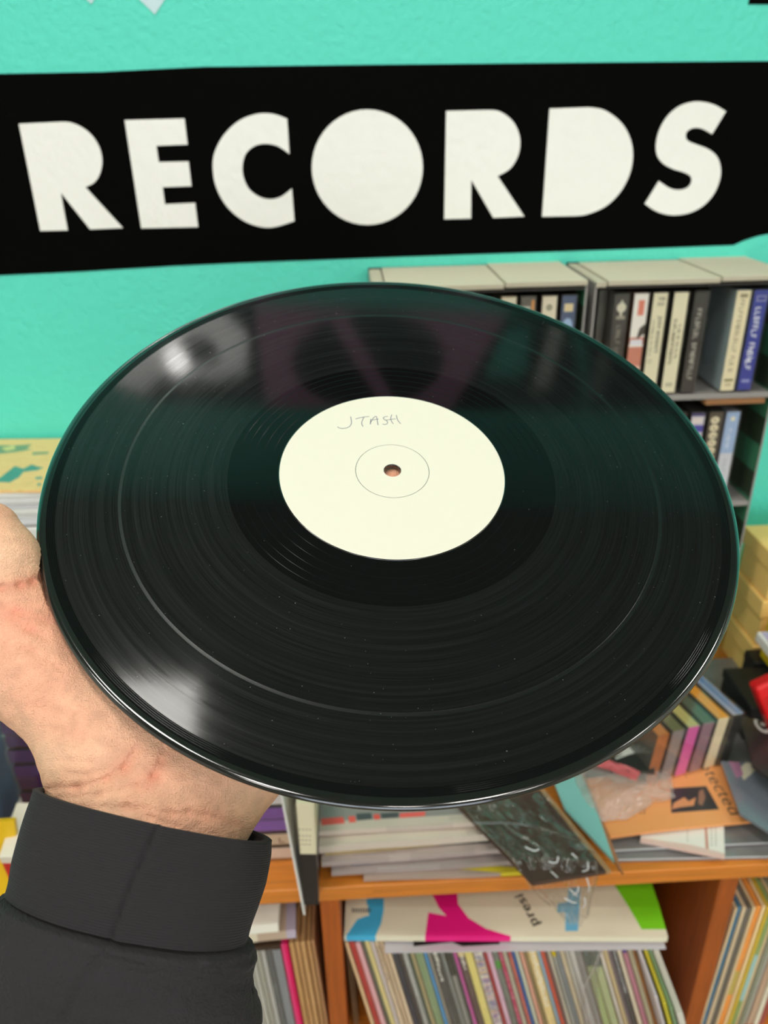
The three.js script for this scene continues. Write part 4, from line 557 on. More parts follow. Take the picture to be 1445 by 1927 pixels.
// pile of record covers in clear sleeves behind the record's lower edge
{ const G = 'covers in clear sleeves piled on the shelf';
  const spec = [ // front-left pixel, front-right pixel, y top, thickness, label, paint
    [[684, 1653], [1010, 1640], 0.8385, 0.005, 'clear sleeve with a yellow edge, lowest of the pile on the shelf', [160, 146, 136], (g, P) => { poly(g, P, [[800, 1624], [880, 1624], [1000, 1636], [1000, 1648], [880, 1636], [800, 1630]], 'rgb(222,200,40)'); poly(g, P, [[690, 1630], [800, 1615], [800, 1624], [690, 1642]], 'rgb(104,98,92)'); }],
    [[624, 1641], [1000, 1618], 0.8455, 0.006, 'grey sleeve second from the bottom of the pile', [150, 144, 142], (g, P) => { poly(g, P, [[660, 1618], [1000, 1590], [1000, 1600], [660, 1630]], 'rgb(124,120,126)'); poly(g, P, [[664, 1622], [705, 1618], [705, 1626], [664, 1630]], 'rgb(118,132,164)'); }],
    [[605, 1624], [1000, 1594], 0.8535, 0.006, 'clear sleeve with a cream card strip at its front edge', [172, 164, 160], (g, P) => { poly(g, P, [[611, 1592], [824, 1574], [828, 1590], [735, 1600], [611, 1611]], 'rgb(232,208,150)'); poly(g, P, [[828, 1560], [1000, 1550], [1000, 1586], [828, 1589]], 'rgb(74,80,70)'); }],
    [[599, 1594], [1000, 1563], 0.8660, 0.009, 'pale sleeve with white print, near the top of the pile', [200, 194, 180], (g, P) => { poly(g, P, [[600, 1556], [1000, 1524], [1000, 1545], [600, 1570]], 'rgb(140,140,130)'); poly(g, P, [[752, 1546], [1000, 1524], [1000, 1542], [752, 1560]], 'rgb(112,112,104)'); for (let i = 0; i < 5; i++) poly(g, P, [[622 + i * 10, 1555], [629 + i * 10, 1554], [629 + i * 10, 1566], [622 + i * 10, 1567]], 'rgb(226,222,206)'); for (let i = 0; i < 4; i++) poly(g, P, [[834 + i * 9, 1541], [839 + i * 9, 1540], [839 + i * 9, 1552], [834 + i * 9, 1553]], 'rgb(214,206,190)'); }],
    [[596, 1566], [1000, 1540], 0.8735, 0.006, 'sleeve with red dashes across its face, topmost of the pile', [196, 188, 176], (g, P) => { poly(g, P, [[580, 1500], [1000, 1480], [1000, 1524], [600, 1548]], 'rgb(150,144,140)'); poly(g, P, [[604, 1541], [646, 1538], [649, 1550], [605, 1554]], 'rgb(240,92,82)'); poly(g, P, [[655, 1537], [668, 1536], [670, 1548], [657, 1549]], 'rgb(240,92,82)'); poly(g, P, [[670, 1532], [698, 1530], [700, 1542], [672, 1545]], 'rgb(80,80,84)'); poly(g, P, [[702, 1533], [714, 1532], [716, 1542], [704, 1543]], 'rgb(240,92,82)'); poly(g, P, [[716, 1531], [750, 1528], [750, 1538], [718, 1541]], 'rgb(80,80,84)'); poly(g, P, [[752, 1530], [800, 1526], [800, 1535], [752, 1539]], 'rgb(240,100,92)'); }]];
  for (const [a, b, y, t, label, c, paint] of spec) { const q = quadAt(a, b, y, 0.28); const tex = printed(q, 640, 560, (g, P, w, h) => { g.fillStyle = rgb([c[0] + 14, c[1] + 5, c[2] + 2]); g.fillRect(0, 0, w, h); for (let i = 0; i < 50; i++) { g.fillStyle = `rgba(${rnd() < 0.5 ? '236,232,226' : '90,86,84'},0.10)`; g.fillRect(rnd() * w - 60, rnd() * h, 200, 3 + rnd() * 16); } paint(g, P); });
    flat('covered_sleeve', label, 'record sleeve', q, t, phy({ map: tex, roughness: 0.5, clearcoat: 0.35, clearcoatRoughness: 0.18 }), { group: G, bend: (u, v) => 0.0006 * Math.sin(u * 7 + y * 900) * (1 - v) }); }
}
// upright case at the shelf's front edge and a thin grey sleeve beside it
{ const z = 0.409, a = onZ(573, 1703, z), b = onZ(600.5, 1702, z), c = onZ(590.5, 1512, z), d = onZ(557, 1512, z);
  const t = thing('upright_case', 'narrow upright case with cream over black spine at the shelf edge', 'case', a.clone().lerp(b, 0.5));
  const tex = printed([a, b, c, d], 96, 768, (g, P, w, h) => { g.fillStyle = 'rgb(226,216,184)'; g.fillRect(0, 0, w, h); poly(g, P, [[560, 1607], [610, 1607], [610, 1720], [560, 1720]], 'rgb(38,32,32)'); g.fillStyle = 'rgb(120,114,90)'; for (const py of [1560, 1572, 1580, 1588]) for (let i = 0; i < 4; i++) { const [x, y] = P(562 + i * 6, py); g.fillRect(x, y, 10, 7); } });
  const th = 0.095, f = slab([a, b, c, d], th, V(0, 0, 1), null); f.translate(0, 0, 0);
  mesh('shell', local(f, t), std({ map: tex, roughness: 0.35 }), t);
  for (const s of [0, 1]) mesh('edge_rib', local(box(0.0012, 0.126, 0.003, s ? b.x + 0.0008 : a.x - 0.0006, a.y + 0.065, z), t), clearMat, t);
  const z2 = 0.412, p = onZ(571, 1722, z2), q = onZ(526, 1490, z2), r = onZ(556, 1490, 0.33), s2 = onZ(560, 1640, 0.33);
  flat('thin_sleeve', 'thin pale grey plastic sleeve standing on edge left of the upright case', 'sleeve', [p, q, V(q.x + 0.006, q.y, 0.30), V(p.x + 0.004, p.y + 0.012, 0.30)], 0.0018, phy({ color: srgb(226, 224, 218), roughness: 0.25, clearcoat: 0.5 }), { up: V(-0.97, 0.1, 0.2).normalize() });
}
// stack of purple and pale cassettes right of the wrist, and the dark stack left of it
function lying(label, group, spine, x, y, z, turn, opt = {}) { const t = cassette(label, group, { spine, ...opt }); t.rotation.set(0, turn, 0); t.rotateZ(Math.PI / 2); t.position.set(x, y, z); return t; }
const hspine = (bg, draw) => spineTex(bg, draw);
{ const G = 'cassettes stacked beside the upright case', z = 0.362, x1 = -0.0715;
  const L = [['cream cassette with grey figures, lowest of the purple and pale stack', [212, 190, 170], (g) => scrawl(g, 20, 300, 350, 24, 'rgb(150,130,110)')], ['cream lettered cassette second from the bottom of the purple and pale stack', [196, 176, 150], (g) => scrawl(g, 12, 200, 420, 40, 'rgb(122,104,84)')], ['plain purple cassette, lower of two purple ones in the pale stack', [124, 74, 158]], ['plain purple cassette, upper of two purple ones in the pale stack', [118, 66, 150]], ['white cassette with a small dark mark above the purple ones', [214, 208, 204], (g) => { g.fillStyle = 'rgb(110,90,70)'; g.fillRect(20, 150, 26, 44); scrawl(g, 16, 210, 250, 30, 'rgb(150,140,130)'); }], ['pinkish white cassette on top of the purple and pale stack', [214, 196, 188]]];
  L.forEach(([label, c, draw], i) => lying(label, G, hspine(c, draw), x1 - 0.002 * (i % 2), TOP + 0.0005 + 0.0088 + i * 0.0178, z - 0.001 * (i % 3), 0.0)); }
{ const G = 'dark cassettes stacked left of the wrist', z = 0.345, n = 14;
  const plain = hspine([30, 24, 30], (g) => { g.fillStyle = 'rgb(58,34,84)'; g.fillRect(0, 0, 64, 300); }), red = hspine([44, 22, 26], (g) => { g.fillStyle = 'rgb(54,30,78)'; g.fillRect(0, 0, 64, 300); }), letters = hspine([54, 46, 62], (g) => { g.save(); g.translate(18, 440); g.rotate(Math.PI / 2); g.rotate(Math.PI); g.fillStyle = 'rgb(150,140,156)'; g.font = 'bold 40px sans-serif'; g.fillText('HOM', 0, 34); g.restore(); });
  for (let i = 0; i < n; i++) { const up = i - 3, lab = i === 11 || i === 12, word = ['first', 'second', 'third', 'fourth', 'fifth', 'sixth', 'seventh', 'eighth', 'ninth', 'tenth', 'eleventh'];
    const label = i === 13 ? 'pale purple cassette on top of the dark stack left of the wrist' : i === 12 ? 'upper of two cassettes with pale capital letters in the dark stack' : i === 11 ? 'lower of two cassettes with pale capital letters in the dark stack' : i === 8 ? 'black cassette with a reddish left end in the dark stack left of the wrist' : `black and purple cassette ${word[10 - i]} below the lettered ones in the dark stack`;
    lying(label, G, lab ? letters : i === 13 ? hspine([120, 104, 140]) : i === 8 ? red : plain, -0.2205 - 0.0012 * ((i * 5) % 3), TOP + 0.0005 + 0.0088 + i * 0.01735, z - 0.0015 * ((i * 7) % 3), 0.0); } }
// things at the far left
{ const p = onZ(13, 1551, 0.352), t = thing('plastic_case', 'milky white plastic case standing left of the dark cassettes', 'case', V(p.x, TOP, 0.352)); const h = p.y - TOP;
  mesh('case', box(0.0135, h - 0.012, 0.075, 0.0067, (h - 0.012) / 2, -0.0375, 0.002), phy({ color: srgb(206, 204, 198), roughness: 0.25, clearcoat: 0.6 }), t); mesh('lid', box(0.0145, 0.013, 0.077, 0.0067, h - 0.0065, -0.0375, 0.002), phy({ color: srgb(222, 220, 214), roughness: 0.22, clearcoat: 0.6 }), t); t.rotation.y = 0.0;
  const r = thing('small_box', 'small red and white carton at the far left of the shelf', 'box', onZ(26, 1640, 0.412)); mesh('carton', box(0.016, 0.034, 0.05, 0, -0.004, -0.026, 0.001), matte(204, 24, 28, 0.4), r); mesh('lid', box(0.0164, 0.012, 0.0504, 0, 0.019, -0.026, 0.001), matte(232, 222, 204, 0.5), r); r.rotation.set(0.25, 0, -0.12);
  const ye = [onZ(-60, 1730, 0.40), onZ(30, 1690, 0.415), onZ(16, 1560, 0.41), onZ(-60, 1540, 0.40)];
  flat('yellow_sleeve', 'bright yellow sleeve at the far left edge below the milky case', 'record sleeve', ye, 0.004, matte(236, 190, 20, 0.4), { up: V(0, 0.2, 1).normalize(), bend: (u) => -0.012 * u * u });
  [['blue paper sleeve standing at the left frame edge beside the milky case', -0.366, [140, 172, 214]], ['tan card sleeve standing leftmost beside the blue one', -0.3745, [176, 138, 92]]].forEach(([l, x, c], i) => { const m = mesh('standing_sleeve', box(0.005, 0.178, 0.17, 0, 0.089, -0.085, 0.001), matte(...c, 0.5)); m.position.set(x, TOP, 0.36 - i * 0.01); m.rotation.z = -0.05; tag(m, l, 'record sleeve'); }); }
// pile against the wall at the left: carton, white sleeves, picture sleeve on top
{ const t = thing('carton', 'tall white carton carrying the pile of white sleeves at the left wall', 'box', V(-0.40, TOP, 0.085)); const hc = 0.2775; mesh('carton_body', box(0.24, hc - 0.004, 0.15, 0, (hc - 0.004) / 2, 0, 0.003), matte(214, 212, 208, 0.6), t); mesh('carton_lid', box(0.246, 0.03, 0.154, 0, hc - 0.017, 0, 0.003), matte(222, 220, 216, 0.6), t);
  const w = ['lowest', 'second', 'third', 'fourth', 'fifth', 'sixth'];
  w.forEach((k, i) => { const m = mesh('paper_sleeve', box(0.2, 0.0058, 0.156, 0, 0.0029, 0, 0.0012), matte(214 + 4 * (i % 3), 214 + 4 * (i % 3), 216, 0.6)); m.position.set(-0.39 - 0.002 * (i % 3), TOP + hc + 0.0003 + i * 0.0061, 0.083 - 0.0015 * (i % 2)); tag(m, i ? `white paper sleeve, ${k} from the bottom under the yellow picture sleeve` : 'white paper sleeve, lowest of the pile on the tall carton', 'record sleeve', 'white sleeves under the yellow picture sleeve'); });
  const y = TOP + hc + 0.0003 + 6 * 0.0061 + 0.0034, a = onY(-140, 924, y), b = onY(100, 922, y), q = [a, b, V(b.x, y, b.z - 0.147), V(a.x, y, a.z - 0.147)];
  const tex = printed(q, 900, 600, (g, P, ww, hh) => { g.fillStyle = 'rgb(255,208,138)'; g.fillRect(0, 0, ww, hh); for (let i = 0; i < 300; i++) { g.fillStyle = `rgba(${rnd() < 0.5 ? '255,240,170' : '214,176,96'},0.25)`; const [x, yy] = P(-60 + 200 * rnd(), 835 + 90 * rnd()); g.fillRect(x, yy, 40 + 60 * rnd(), 6); }
    const T = 'rgb(82,156,142)'; poly(g, P, [[0, 899], [28, 877], [44, 882], [60, 874], [70, 878], [82, 880], [70, 885], [44, 888], [36, 898], [18, 908], [-20, 906]], T); poly(g, P, [[66, 898], [78, 897], [80, 901], [68, 902]], T); poly(g, P, [[70, 910], [76, 909], [78, 913], [70, 914]], T); const S = 'rgba(110,150,120,0.85)'; poly(g, P, [[32, 838], [60, 836], [50, 844], [62, 845], [34, 850], [0, 854], [-20, 850], [-20, 842], [0, 838]], S); poly(g, P, [[62, 851], [92, 850], [90, 854], [60, 856]], S); poly(g, P, [[2, 843], [26, 838], [30, 845], [12, 849]], 'rgb(226,214,140)'); });
  flat('picture_sleeve', 'yellow and teal picture sleeve lying on the white sleeves at the left', 'record sleeve', q, 0.003, std({ map: tex, roughness: 0.45 })); }
// cream boxes with lids, stacked at the right against the wall
{ const x0 = 0.4795, z1 = 0.1335, z0 = 0.056, tops = [[0.0, 'lowest'], [0.0605, 'second'], [0.1255, 'top']];
  const cream = matte(255, 212, 126, 0.6, { bumpMap: paperBump, bumpScale: 0.0002 }), heights = [0.0595, 0.064, 0.062], names = ['cream yellow lidded card box, lowest of the stack by the right wall', 'cream yellow lidded card box, middle of the stack at the right', 'cream yellow lidded card box, top of the stack at the right'];
  tops.forEach(([y], i) => { const h = heights[i], t = thing('storage_box', names[i], 'box', V(x0 + 0.065, TOP + 0.0006 + y, (z0 + z1) / 2), 'cream boxes stacked at the right'); const d = z1 - z0; mesh('box_body', box(0.126, h - 0.008, d - 0.004, 0.0015, (h - 0.008) / 2, 0, 0.0015), cream, t); const lh = i === 2 ? 0.022 : 0.024; mesh('lid', box(0.131, lh, d, 0, h - lh / 2, 0, 0.0018), cream, t); }); }
// dark box, red case, lilac case, black emblem sleeve at the right edge
{ const e = onZ(1421, 1247, 0.165), bt = e.y; const b = thing('storage_box', 'black storage box behind the red case at the right edge', 'box', V(e.x + 0.06, TOP, 0.165 - 0.014)); const bh = bt - TOP; b.position.z = 0.152; mesh('box_body', box(0.12, bh - 0.002, 0.026, 0, (bh - 0.002) / 2, 0, 0.002), matte(14, 13, 14, 0.5), b); mesh('lid', box(0.121, 0.012, 0.027, 0, bh - 0.006, 0, 0.002), matte(22, 21, 22, 0.5), b);
  const c2 = onZ(1409, 1340, 0.235), d = thing('storage_box', 'low black box standing in front of the taller black one', 'box', V(c2.x + 0.05, TOP, 0.2025)); const ch = onZ(1409, 1330, 0.235).y - TOP; mesh('box_body', box(0.1, ch, 0.07, 0, ch / 2, 0, 0.003), matte(18, 17, 18, 0.5), d); mesh('lid', box(0.102, 0.012, 0.072, 0, ch - 0.005, 0, 0.002), matte(24, 23, 24, 0.5), d);
  const p = onZ(1421, 1296, 0.27), r = thing('red_case', 'bright red case leaning against the black boxes at the right edge', 'case', p); mesh('shell', box(0.034, 0.085, 0.018, 0.017, -0.0425, -0.009, 0.004), matte(226, 20, 24, 0.35), r); mesh('inset', box(0.026, 0.06, 0.001, 0.017, -0.045, 0.0003), matte(205, 16, 20, 0.35), r); r.rotation.set(-0.22, 0, 0.42);
  const q0 = onZ(1425, 1192, 0.2), yl = thing('yellow_case', 'small yellow case under the lilac one at the right edge', 'case', V(q0.x + 0.068, bt + 0.0004, 0.175)); const yh = q0.y - 0.012 - bt; mesh('shell', box(0.06, yh, 0.045, 0, yh / 2, 0, 0.002), matte(232, 196, 24, 0.4), yl); mesh('lid_line', box(0.0604, 0.001, 0.0454, 0, yh * 0.6, 0), matte(150, 120, 20, 0.5), yl);
  const l = thing('lilac_case', 'white and lilac case lying on the yellow one beside the cream boxes', 'case', V(q0.x + 0.04, q0.y - 0.0115, 0.235)); mesh('shell', box(0.08, 0.0125, 0.075, 0, 0.00625, 0, 0.002), matte(236, 230, 226, 0.4), l); mesh('cover', box(0.072, 0.001, 0.068, 0, 0.013, 0), matte(186, 170, 206, 0.5), l);
  const q = sheet4(0.888, [[1416, 1440], [1520, 1520], [1500, 1375], [1390, 1345]]);
  flat('black_sleeve', 'black sleeve with a round white emblem at the right edge', 'record sleeve', q, 0.003, std({ map: printed(q, 400, 400, (g, P, w, h) => { g.fillStyle = 'rgb(44,42,42)'; g.fillRect(0, 0, w, h); const [x, yy] = P(1428, 1377), [x1] = P(1440, 1377), rr = Math.abs(x1 - x) || 20; g.strokeStyle = 'rgb(206,204,200)'; g.lineWidth = rr * 0.32; g.beginPath(); g.arc(x, yy, rr * 0.72, 0, 7); g.stroke(); g.fillStyle = 'rgb(206,204,200)'; g.fillRect(x - rr * 0.2, yy - rr * 0.2, rr * 0.7, rr * 0.3); }), roughness: 0.3 }));
}
// large grey covers in clear sleeves under the flyer
{ const q = [onY(1160, 1618, 0.8365), onY(1640, 1608, 0.8365)], k = backOf(q[0], q[1], 0.3); flat('covered_sleeve', 'large grey cover in clear sleeve lying at the front of the right shelf', 'record sleeve', [q[0], q[1], q[1].clone().add(k), q[0].clone().add(k)], 0.0035, phy({ color: srgb(132, 128, 126), roughness: 0.4, clearcoat: 1, clearcoatRoughness: 0.12 }), { group: 'grey covers under the orange flyer' });
  const r = [onY(1150, 1601, 0.8405), onY(1640, 1576, 0.8405)], m = backOf(r[0], r[1], 0.29); flat('covered_sleeve', 'grey cover in clear sleeve on top, under the orange flyer', 'record sleeve', [r[0], r[1], r[1].clone().add(m), r[0].clone().add(m)], 0.0035, phy({ color: srgb(120, 117, 116), roughness: 0.4, clearcoat: 1, clearcoatRoughness: 0.12 }), { group: 'grey covers under the orange flyer' });
  for (const [qq, n] of [[q, 0], [r, 1]]) { const a = qq[0], b = qq[1], g = new THREE.TubeGeometry(new THREE.LineCurve3(a, b), 8, 0.0007, 5); const o = mesh('sleeve_edge', g, matte(206, 204, 206, 0.2)); tag(o, n ? 'shiny folded edge of the upper clear sleeve under the flyer' : 'shiny folded edge of the lower clear sleeve at the shelf front', 'sleeve edge'); }
}
{ const y = 0.8455, q = sheet4(y, [[1205, 1581], [1364, 1612], [1360, 1500], [1215, 1480]]);
  flat('white_card', 'white printed card with pink front edge under the orange flyer', 'card', q, 0.004, std({ map: printed(q, 500, 500, (g, P, w, h) => { g.fillStyle = 'rgb(240,234,224)'; g.fillRect(0, 0, w, h); poly(g, P, [[1326, 1556], [1331, 1556], [1334, 1602], [1328, 1601]], 'rgb(206,150,130)'); poly(g, P, [[1205, 1583], [1364, 1614], [1364, 1606], [1300, 1590], [1206, 1576]], 'rgb(228,196,184)'); g.fillStyle = 'rgb(120,116,112)'; for (let i = 0; i < 7; i++) for (let j = 0; j < 2; j++) { const [x, yy] = P(1338 + j * 8, 1560 + i * 5); g.fillRect(x, yy, 8, 8); } for (let i = 0; i < 6; i++) { const [x, yy] = P(1293, 1562 + i * 4); g.fillRect(x, yy, 5, 8); } }), roughness: 0.4 }));
  const yo = 0.8505, f = sheet4(yo, [[1148, 1575], [1437, 1541], [1365, 1437], [1100, 1466]]);
  flat('orange_flyer', 'orange flyer in clear sleeve with curly lettering and a dark picture', 'flyer', f, 0.003, phy({ map: printed(f, 1024, 640, (g, P, w, h) => { g.fillStyle = 'rgb(246,164,98)'; g.fillRect(0, 0, w, h); poly(g, P, [[1262, 1484], [1330, 1478], [1354, 1522], [1263, 1531]], 'rgb(56,48,52)'); poly(g, P, [[1268, 1512], [1288, 1500], [1296, 1508], [1310, 1500], [1306, 1516], [1280, 1520], [1264, 1524]], 'rgb(226,150,100)'); poly(g, P, [[1316, 1488], [1324, 1484], [1328, 1500], [1322, 1516], [1314, 1512]], 'rgb(150,104,84)');
    g.fillStyle = 'rgb(84,66,52)'; for (const py of [1521, 1526, 1531]) for (let i = 0; i < 2; i++) { const [x, yy] = P(1203 + i * 7, py); g.fillRect(x, yy, 14, 10); } for (let i = 0; i < 6; i++) { const [x, yy] = P(1284 + i * 1.6, 1450 + i * 2.6); g.fillRect(x, yy, 8, 5); }
    const [x0, y0] = P(1300, 1408), [x1, y1] = P(1377, 1535); g.save(); g.translate(x0, y0); g.rotate(Math.atan2(y1 - y0, x1 - x0)); g.fillStyle = 'rgb(70,58,52)'; g.font = '104px sans-serif'; const L = Math.hypot(x1 - x0, y1 - y0), mw = g.measureText('protected').width; g.scale(L / mw, 1.0); g.fillText('protected', 0, 0); g.restore(); }), roughness: 0.4, clearcoat: 0.7, clearcoatRoughness: 0.15 }), { bend: (u, v) => 0.0012 * Math.sin(u * 5) });
  const g2 = sheet4(0.862, [[1392, 1530], [1500, 1600], [1480, 1440], [1356, 1432]]);
  flat('clear_pouch', 'slate blue pouch with a cream sticker right of the orange flyer', 'pouch', g2, 0.003, phy({ map: printed(g2, 256, 256, (g, P, w, h) => { g.fillStyle = 'rgb(116,120,130)'; g.fillRect(0, 0, w, h); poly(g, P, [[1382, 1458], [1398, 1452], [1410, 1472], [1394, 1478]], 'rgb(216,206,180)'); poly(g, P, [[1360, 1424], [1372, 1424], [1392, 1470], [1382, 1470]], 'rgb(176,120,150)'); }), roughness: 0.3, clearcoat: 1, clearcoatRoughness: 0.1 }));
}
// teal, brown and dark sleeves that jut over the shelf's front edge
{ const t = sheet4(0.858, [[1156, 1621], [1130, 1545], [1088, 1440], [1030, 1440], [1062, 1521]]);
  const tri = (pts, th, name, label, mat) => { const c = pts.reduce((s, p) => s.add(p), V(0, 0, 0)).multiplyScalar(1 / pts.length), s = new THREE.Shape(pts.map((p) => new THREE.Vector2(p.x - c.x, -(p.z - c.z)))), g = new THREE.ExtrudeGeometry(s, { depth: th, bevelEnabled: false }); g.rotateX(-Math.PI / 2); const m = mesh(name, g, mat); m.position.copy(c).add(V(0, -th, 0)); return tag(m, label, 'record sleeve'); };
  tri(t, 0.003, 'seven_inch_sleeve', 'pale teal sleeve jutting over the shelf edge beside the plastic bag', phy({ color: srgb(138, 200, 194), roughness: 0.35, clearcoat: 0.8, clearcoatRoughness: 0.15 }));
  tri(sheet4(0.854, [[1173, 1644], [1164, 1633], [1120, 1545], [1080, 1440], [1092, 1440], [1136, 1547]]), 0.003, 'card_edge', 'thin brown card edge showing along the teal sleeve', matte(176, 118, 78, 0.6));
  tri(sheet4(0.8782, [[1150, 1638], [1020, 1480], [1014, 1484], [1141, 1640]]), 0.004, 'card_edge', 'light brown card edge along the dark record sleeve', matte(172, 132, 92, 0.6));
  tri(sheet4(0.8777, [[1143, 1639], [1018, 1486], [880, 1500], [862, 1516], [1003, 1662]]), 0.004, 'dark_sleeve', 'dark printed record sleeve jutting over the shelf edge under the bag', phy({ map: dataTex(256, 256, (u, v) => { const a = fbm(u * 9, v * 9, 3, 3), b = fbm(u * 9 + 40, v * 9, 8, 3); return [50 + 50 * a, 37 + 34 * a + 6 * (b > 0.58), 30 + 28 * a]; }, true), roughness: 0.65, clearcoat: 0, clearcoatRoughness: 0.2 })); }
// cassettes standing spine up in a short row, their ends towards the viewer
{ const G = 'cassettes standing spine up beside the cream boxes', a = onY(1346, 1441, 0.852), dirA = onY(1290, 1240, 0.925), dirB = onY(1398, 1337, 0.925), dir = dirB.clone().sub(dirA).setY(0).normalize(), yaw = Math.atan2(dir.x, dir.z);
  const side = V(Math.cos(yaw), 0, -Math.sin(yaw)), items = [ // right to left: spine (top) colours, end colour, label
    [[150, 166, 196], [34, 32, 31], 'cassette with blue white spine and black end, rightmost of the row', [[0, 0.4, [96, 132, 176]]]],
    [[232, 152, 40], [236, 218, 178], 'cassette with orange spine and cream end, second from the right'],
    [[92, 94, 76], [150, 116, 124], 'cassette with dark olive spine and mauve end in the row'],
    [[196, 178, 110], [222, 96, 164], 'cassette with gold and olive spine and a pink end'],
    [[120, 116, 80], [148, 134, 130], 'cassette with dull green spine and a smoky clear end'],
    [[196, 120, 54], [176, 104, 58], 'cassette with brown orange spine, leftmost beside the record edge']];
  items.forEach(([top, end, label, st], i) => { const t = thing('cassette', label, 'cassette', a.clone().addScaledVector(side, -0.0184 * i - 0.004).setY(TOP + 0.0150), G); t.rotation.order = 'YXZ'; t.rotation.set(0, yaw, -0.10); t.translateX(0.016);
    const w = 0.0168, h = 0.0705, d = 0.1088, tm = matte(...top, 0.5), em = matte(...end, 0.5), sm = matte(90, 84, 78, 0.5);
    mesh('inlay', box(w - 0.003, h - 0.002, d - 0.006, 0, h / 2, -d / 2), [sm, sm, tm, sm, em, sm], t);
    if (st) mesh('spine_stripe', box(0.006, 0.0004, d - 0.01, 0.001, h - 0.0006, -d / 2), matte(...st[0][2], 0.5), t);
    const k = 0.0009; mesh('case', mergeGeometries([box(k, h, d, -w / 2, h / 2, -d / 2), box(k, h, d, w / 2, h / 2, -d / 2), box(w, h, k, 0, h / 2, 0), box(w, k, d, 0, h + 0.0004, -d / 2)]), clearMat, t); });
  // the block the row stands on
  const blk = a.clone().addScaledVector(side, -0.05).addScaledVector(dir, -0.055); const m = mesh('card_pile', box(0.115, 0.0085, 0.1, 0, 0.00425, 0, 0.001), matte(90, 84, 80, 0.6)); m.position.set(blk.x, TOP + 0.0055, blk.z); m.rotation.y = yaw; tag(m, 'dark flat cover under the row of upright cassettes', 'record sleeve'); }
// ---------------------------------------------------------------- plastic bags: crumpled clear film
const film = phy({ color: srgb(246, 244, 242), transmission: 0.985, thickness: 0, roughness: 0.05, ior: 1.85, side: THREE.DoubleSide });
const milkFilm = phy({ color: srgb(244, 240, 236), transmission: 0.74, thickness: 0, roughness: 0.14, ior: 1.55, side: THREE.DoubleSide });
function crumple(nu, nv, at, amp, freq, sd) { // at(u, v) -> point; folds run where noise ridges meet
  const pos = [], uv = [], idx = [], P = (u, v) => at(u, v), e = 0.01;
  for (let j = 0; j <= nv; j++) for (let i = 0; i <= nu; i++) { const u = i / nu, v = j / nv, p = P(u, v), n = P(u + e, v).sub(P(u - e, v)).cross(P(u, v + e).sub(P(u, v - e))).normalize(); const r1 = 1 - Math.abs(2 * fbm(u * freq, v * freq, sd, 2) - 1), r2 = 1 - Math.abs(2 * fbm(u * freq * 2.3 + 7, v * freq * 2.3, sd + 3, 2) - 1); p.addScaledVector(n, amp * (r1 * r1 * 1.2 + r2 * r2 * 0.5 - 0.8)); pos.push(p.x, p.y, p.z); uv.push(u, v); }
  for (let j = 0; j < nv; j++) for (let i = 0; i < nu; i++) { const a = j * (nu + 1) + i, b = a + nu + 1; idx.push(a, a + 1, b, b, a + 1, b + 1); }
  const g = new THREE.BufferGeometry(); g.setAttribute('position', new THREE.Float32BufferAttribute(pos, 3)); g.setAttribute('uv', new THREE.Float32BufferAttribute(uv, 2)); g.setIndex(idx); g.computeVertexNormals(); return g;
}
const bil = (rows) => (u, v) => { const t = clamp(v, 0, 0.9999) * (rows.length - 1), i = Math.floor(t), f = t - i, m = (a, b) => a.clone().lerp(b, f); return m(rows[i][0], rows[i + 1][0]).lerp(m(rows[i][1], rows[i + 1][1]), u); };
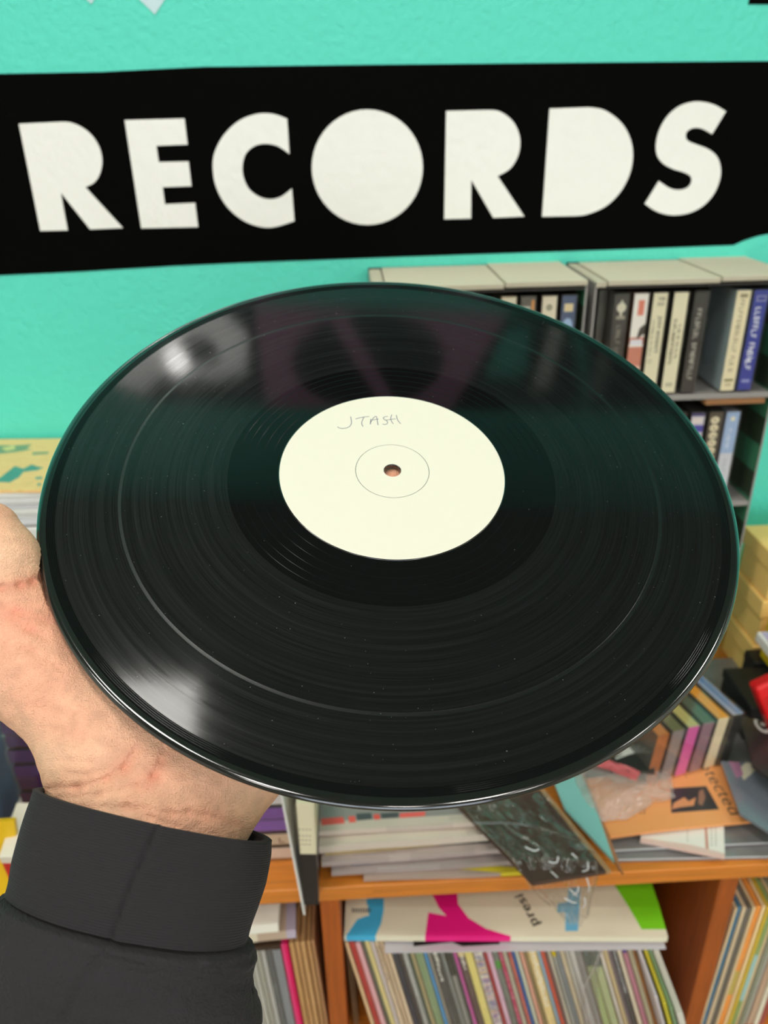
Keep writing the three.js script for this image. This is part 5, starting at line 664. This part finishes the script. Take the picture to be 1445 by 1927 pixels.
{ const r = (l, rr, zl, zr) => [onZ(...l, zl), onZ(...rr, zr ?? zl)];
  const top = [onY(862, 1505, 0.882), onY(1030, 1490, 0.882)], rows = [top, [onY(905, 1556, 0.8815), onY(1096, 1580, 0.8815)], r([955, 1606], [1122, 1622], 0.408, 0.43), r([985, 1645], [1122, 1650], 0.425, 0.43), r([1004, 1676], [1112, 1690], 0.424), r([1036, 1704], [1106, 1722], 0.42), r([1062, 1736], [1096, 1742], 0.418)];
  const t = thing('plastic_bag', 'crumpled clear plastic bag hanging over the shelf edge', 'bag', rows[2][0].clone().lerp(rows[2][1], 0.5));
  mesh('film', local(crumple(110, 150, bil(rows), 0.005, 6, 3), t), film, t);
  const edge = (pts, rad, name) => mesh(name, local(new THREE.TubeGeometry(new THREE.CatmullRomCurve3(pts), 40, rad, 6), t), film, t);
  edge(rows.slice(0, 6).map((q) => q[0].clone()), 0.0011, 'rolled_edge'); edge([onY(905, 1512, 0.884), onY(960, 1560, 0.884), onY(1020, 1600, 0.884), onZ(1060, 1660, 0.428)], 0.0012, 'crease_fold'); edge([onY(890, 1548, 0.884), onY(985, 1552, 0.885), onY(1080, 1580, 0.884), onY(1120, 1606, 0.882)], 0.0013, 'crease_fold'); edge(rows.slice(2, 6).map((q) => q[1].clone()), 0.0012, 'rolled_edge');
  const bright = phy({ color: srgb(250, 250, 250), transmission: 0.35, thickness: 0, roughness: 0.12, ior: 1.8, side: THREE.DoubleSide });  // white tubes below are highlights on the bag, put in as geometry
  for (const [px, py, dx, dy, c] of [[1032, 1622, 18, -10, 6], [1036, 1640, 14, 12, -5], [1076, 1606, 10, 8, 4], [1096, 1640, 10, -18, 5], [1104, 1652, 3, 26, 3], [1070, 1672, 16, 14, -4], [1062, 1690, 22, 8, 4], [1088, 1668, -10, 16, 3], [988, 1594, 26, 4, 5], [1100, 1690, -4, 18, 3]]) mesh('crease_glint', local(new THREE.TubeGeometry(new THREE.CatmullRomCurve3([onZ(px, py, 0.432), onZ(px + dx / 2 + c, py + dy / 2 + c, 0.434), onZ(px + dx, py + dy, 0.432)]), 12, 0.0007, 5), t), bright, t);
  // zip bag on the flyer
  const z = thing('zip_bag', 'puffy zip bag with red stripe lying on the orange flyer', 'bag', onY(1140, 1500, 0.855));
  const zc = [[[1075, 1415], [1200, 1425]], [[1068, 1450], [1262, 1458]], [[1082, 1490], [1272, 1500]], [[1100, 1525], [1232, 1512]], [[1122, 1548], [1180, 1542]]].map((p) => p.map((q) => onY(...q, 0.8535))), zb = bil(zc);
  mesh('film', local(crumple(110, 110, (u, v) => zb(u, v).add(V(0, 0.018 * Math.pow(Math.max(Math.sin(Math.PI * clamp(u, 0, 1)) * Math.sin(Math.PI * clamp(v, 0, 1)), 0), 0.6), 0)), 0.0028, 3.2, 11), z), milkFilm, z);
  mesh('red_stripe', local(crumple(60, 6, bil([[onY(1098, 1430, 0.874), onY(1196, 1470, 0.872)], [onY(1110, 1418, 0.874), onY(1206, 1452, 0.872)]]), 0.0015, 4, 5), z), phy({ color: srgb(236, 120, 124), roughness: 0.35, transmission: 0.3, thickness: 0, side: THREE.DoubleSide }), z);
  const k = thing('black_pouch', 'black pouch with white leaf print half under the record edge', 'pouch', onY(1180, 1420, 0.87)); mesh('pouch', local(slab(sheet4(0.872, [[1150, 1452], [1232, 1452], [1232, 1380], [1140, 1395]]), 0.004), k), std({ map: canvasTex(128, 128, (g) => { g.fillStyle = 'rgb(46,48,44)'; g.fillRect(0, 0, 128, 128); g.strokeStyle = 'rgb(220,220,210)'; g.lineWidth = 7; for (let i = 0; i < 9; i++) { const a = Math.PI * (0.9 + i * 0.13); g.beginPath(); g.moveTo(56, 62); g.lineTo(56 + 40 * Math.cos(a), 62 + 46 * Math.sin(a)); g.stroke(); } }), roughness: 0.4 }), k);
  // loose clear sleeve in front of the middle records
  const c = thing('clear_sleeve', 'torn clear sleeve hanging in front of the middle records', 'sleeve', onZ(1100, 1850, 0.395));
  mesh('film', local(crumple(90, 120, bil([[onZ(1078, 1768, 0.3935), onZ(1146, 1764, 0.392)], [onZ(1082, 1800, 0.396), onZ(1134, 1796, 0.394)], [onZ(1092, 1850, 0.396), onZ(1124, 1850, 0.396)], [onZ(1098, 1950, 0.396), onZ(1136, 1950, 0.396)]]), 0.0022, 5, 21), c), hazeMat, c);
  mesh('seam', local(new THREE.TubeGeometry(new THREE.CatmullRomCurve3([onZ(1131, 1786, 0.398), onZ(1118, 1822, 0.398), onZ(1100, 1860, 0.398), onZ(1108, 1930, 0.398)]), 30, 0.0009, 6), c), milkFilm, c);
}

renderer.render(scene, camera);
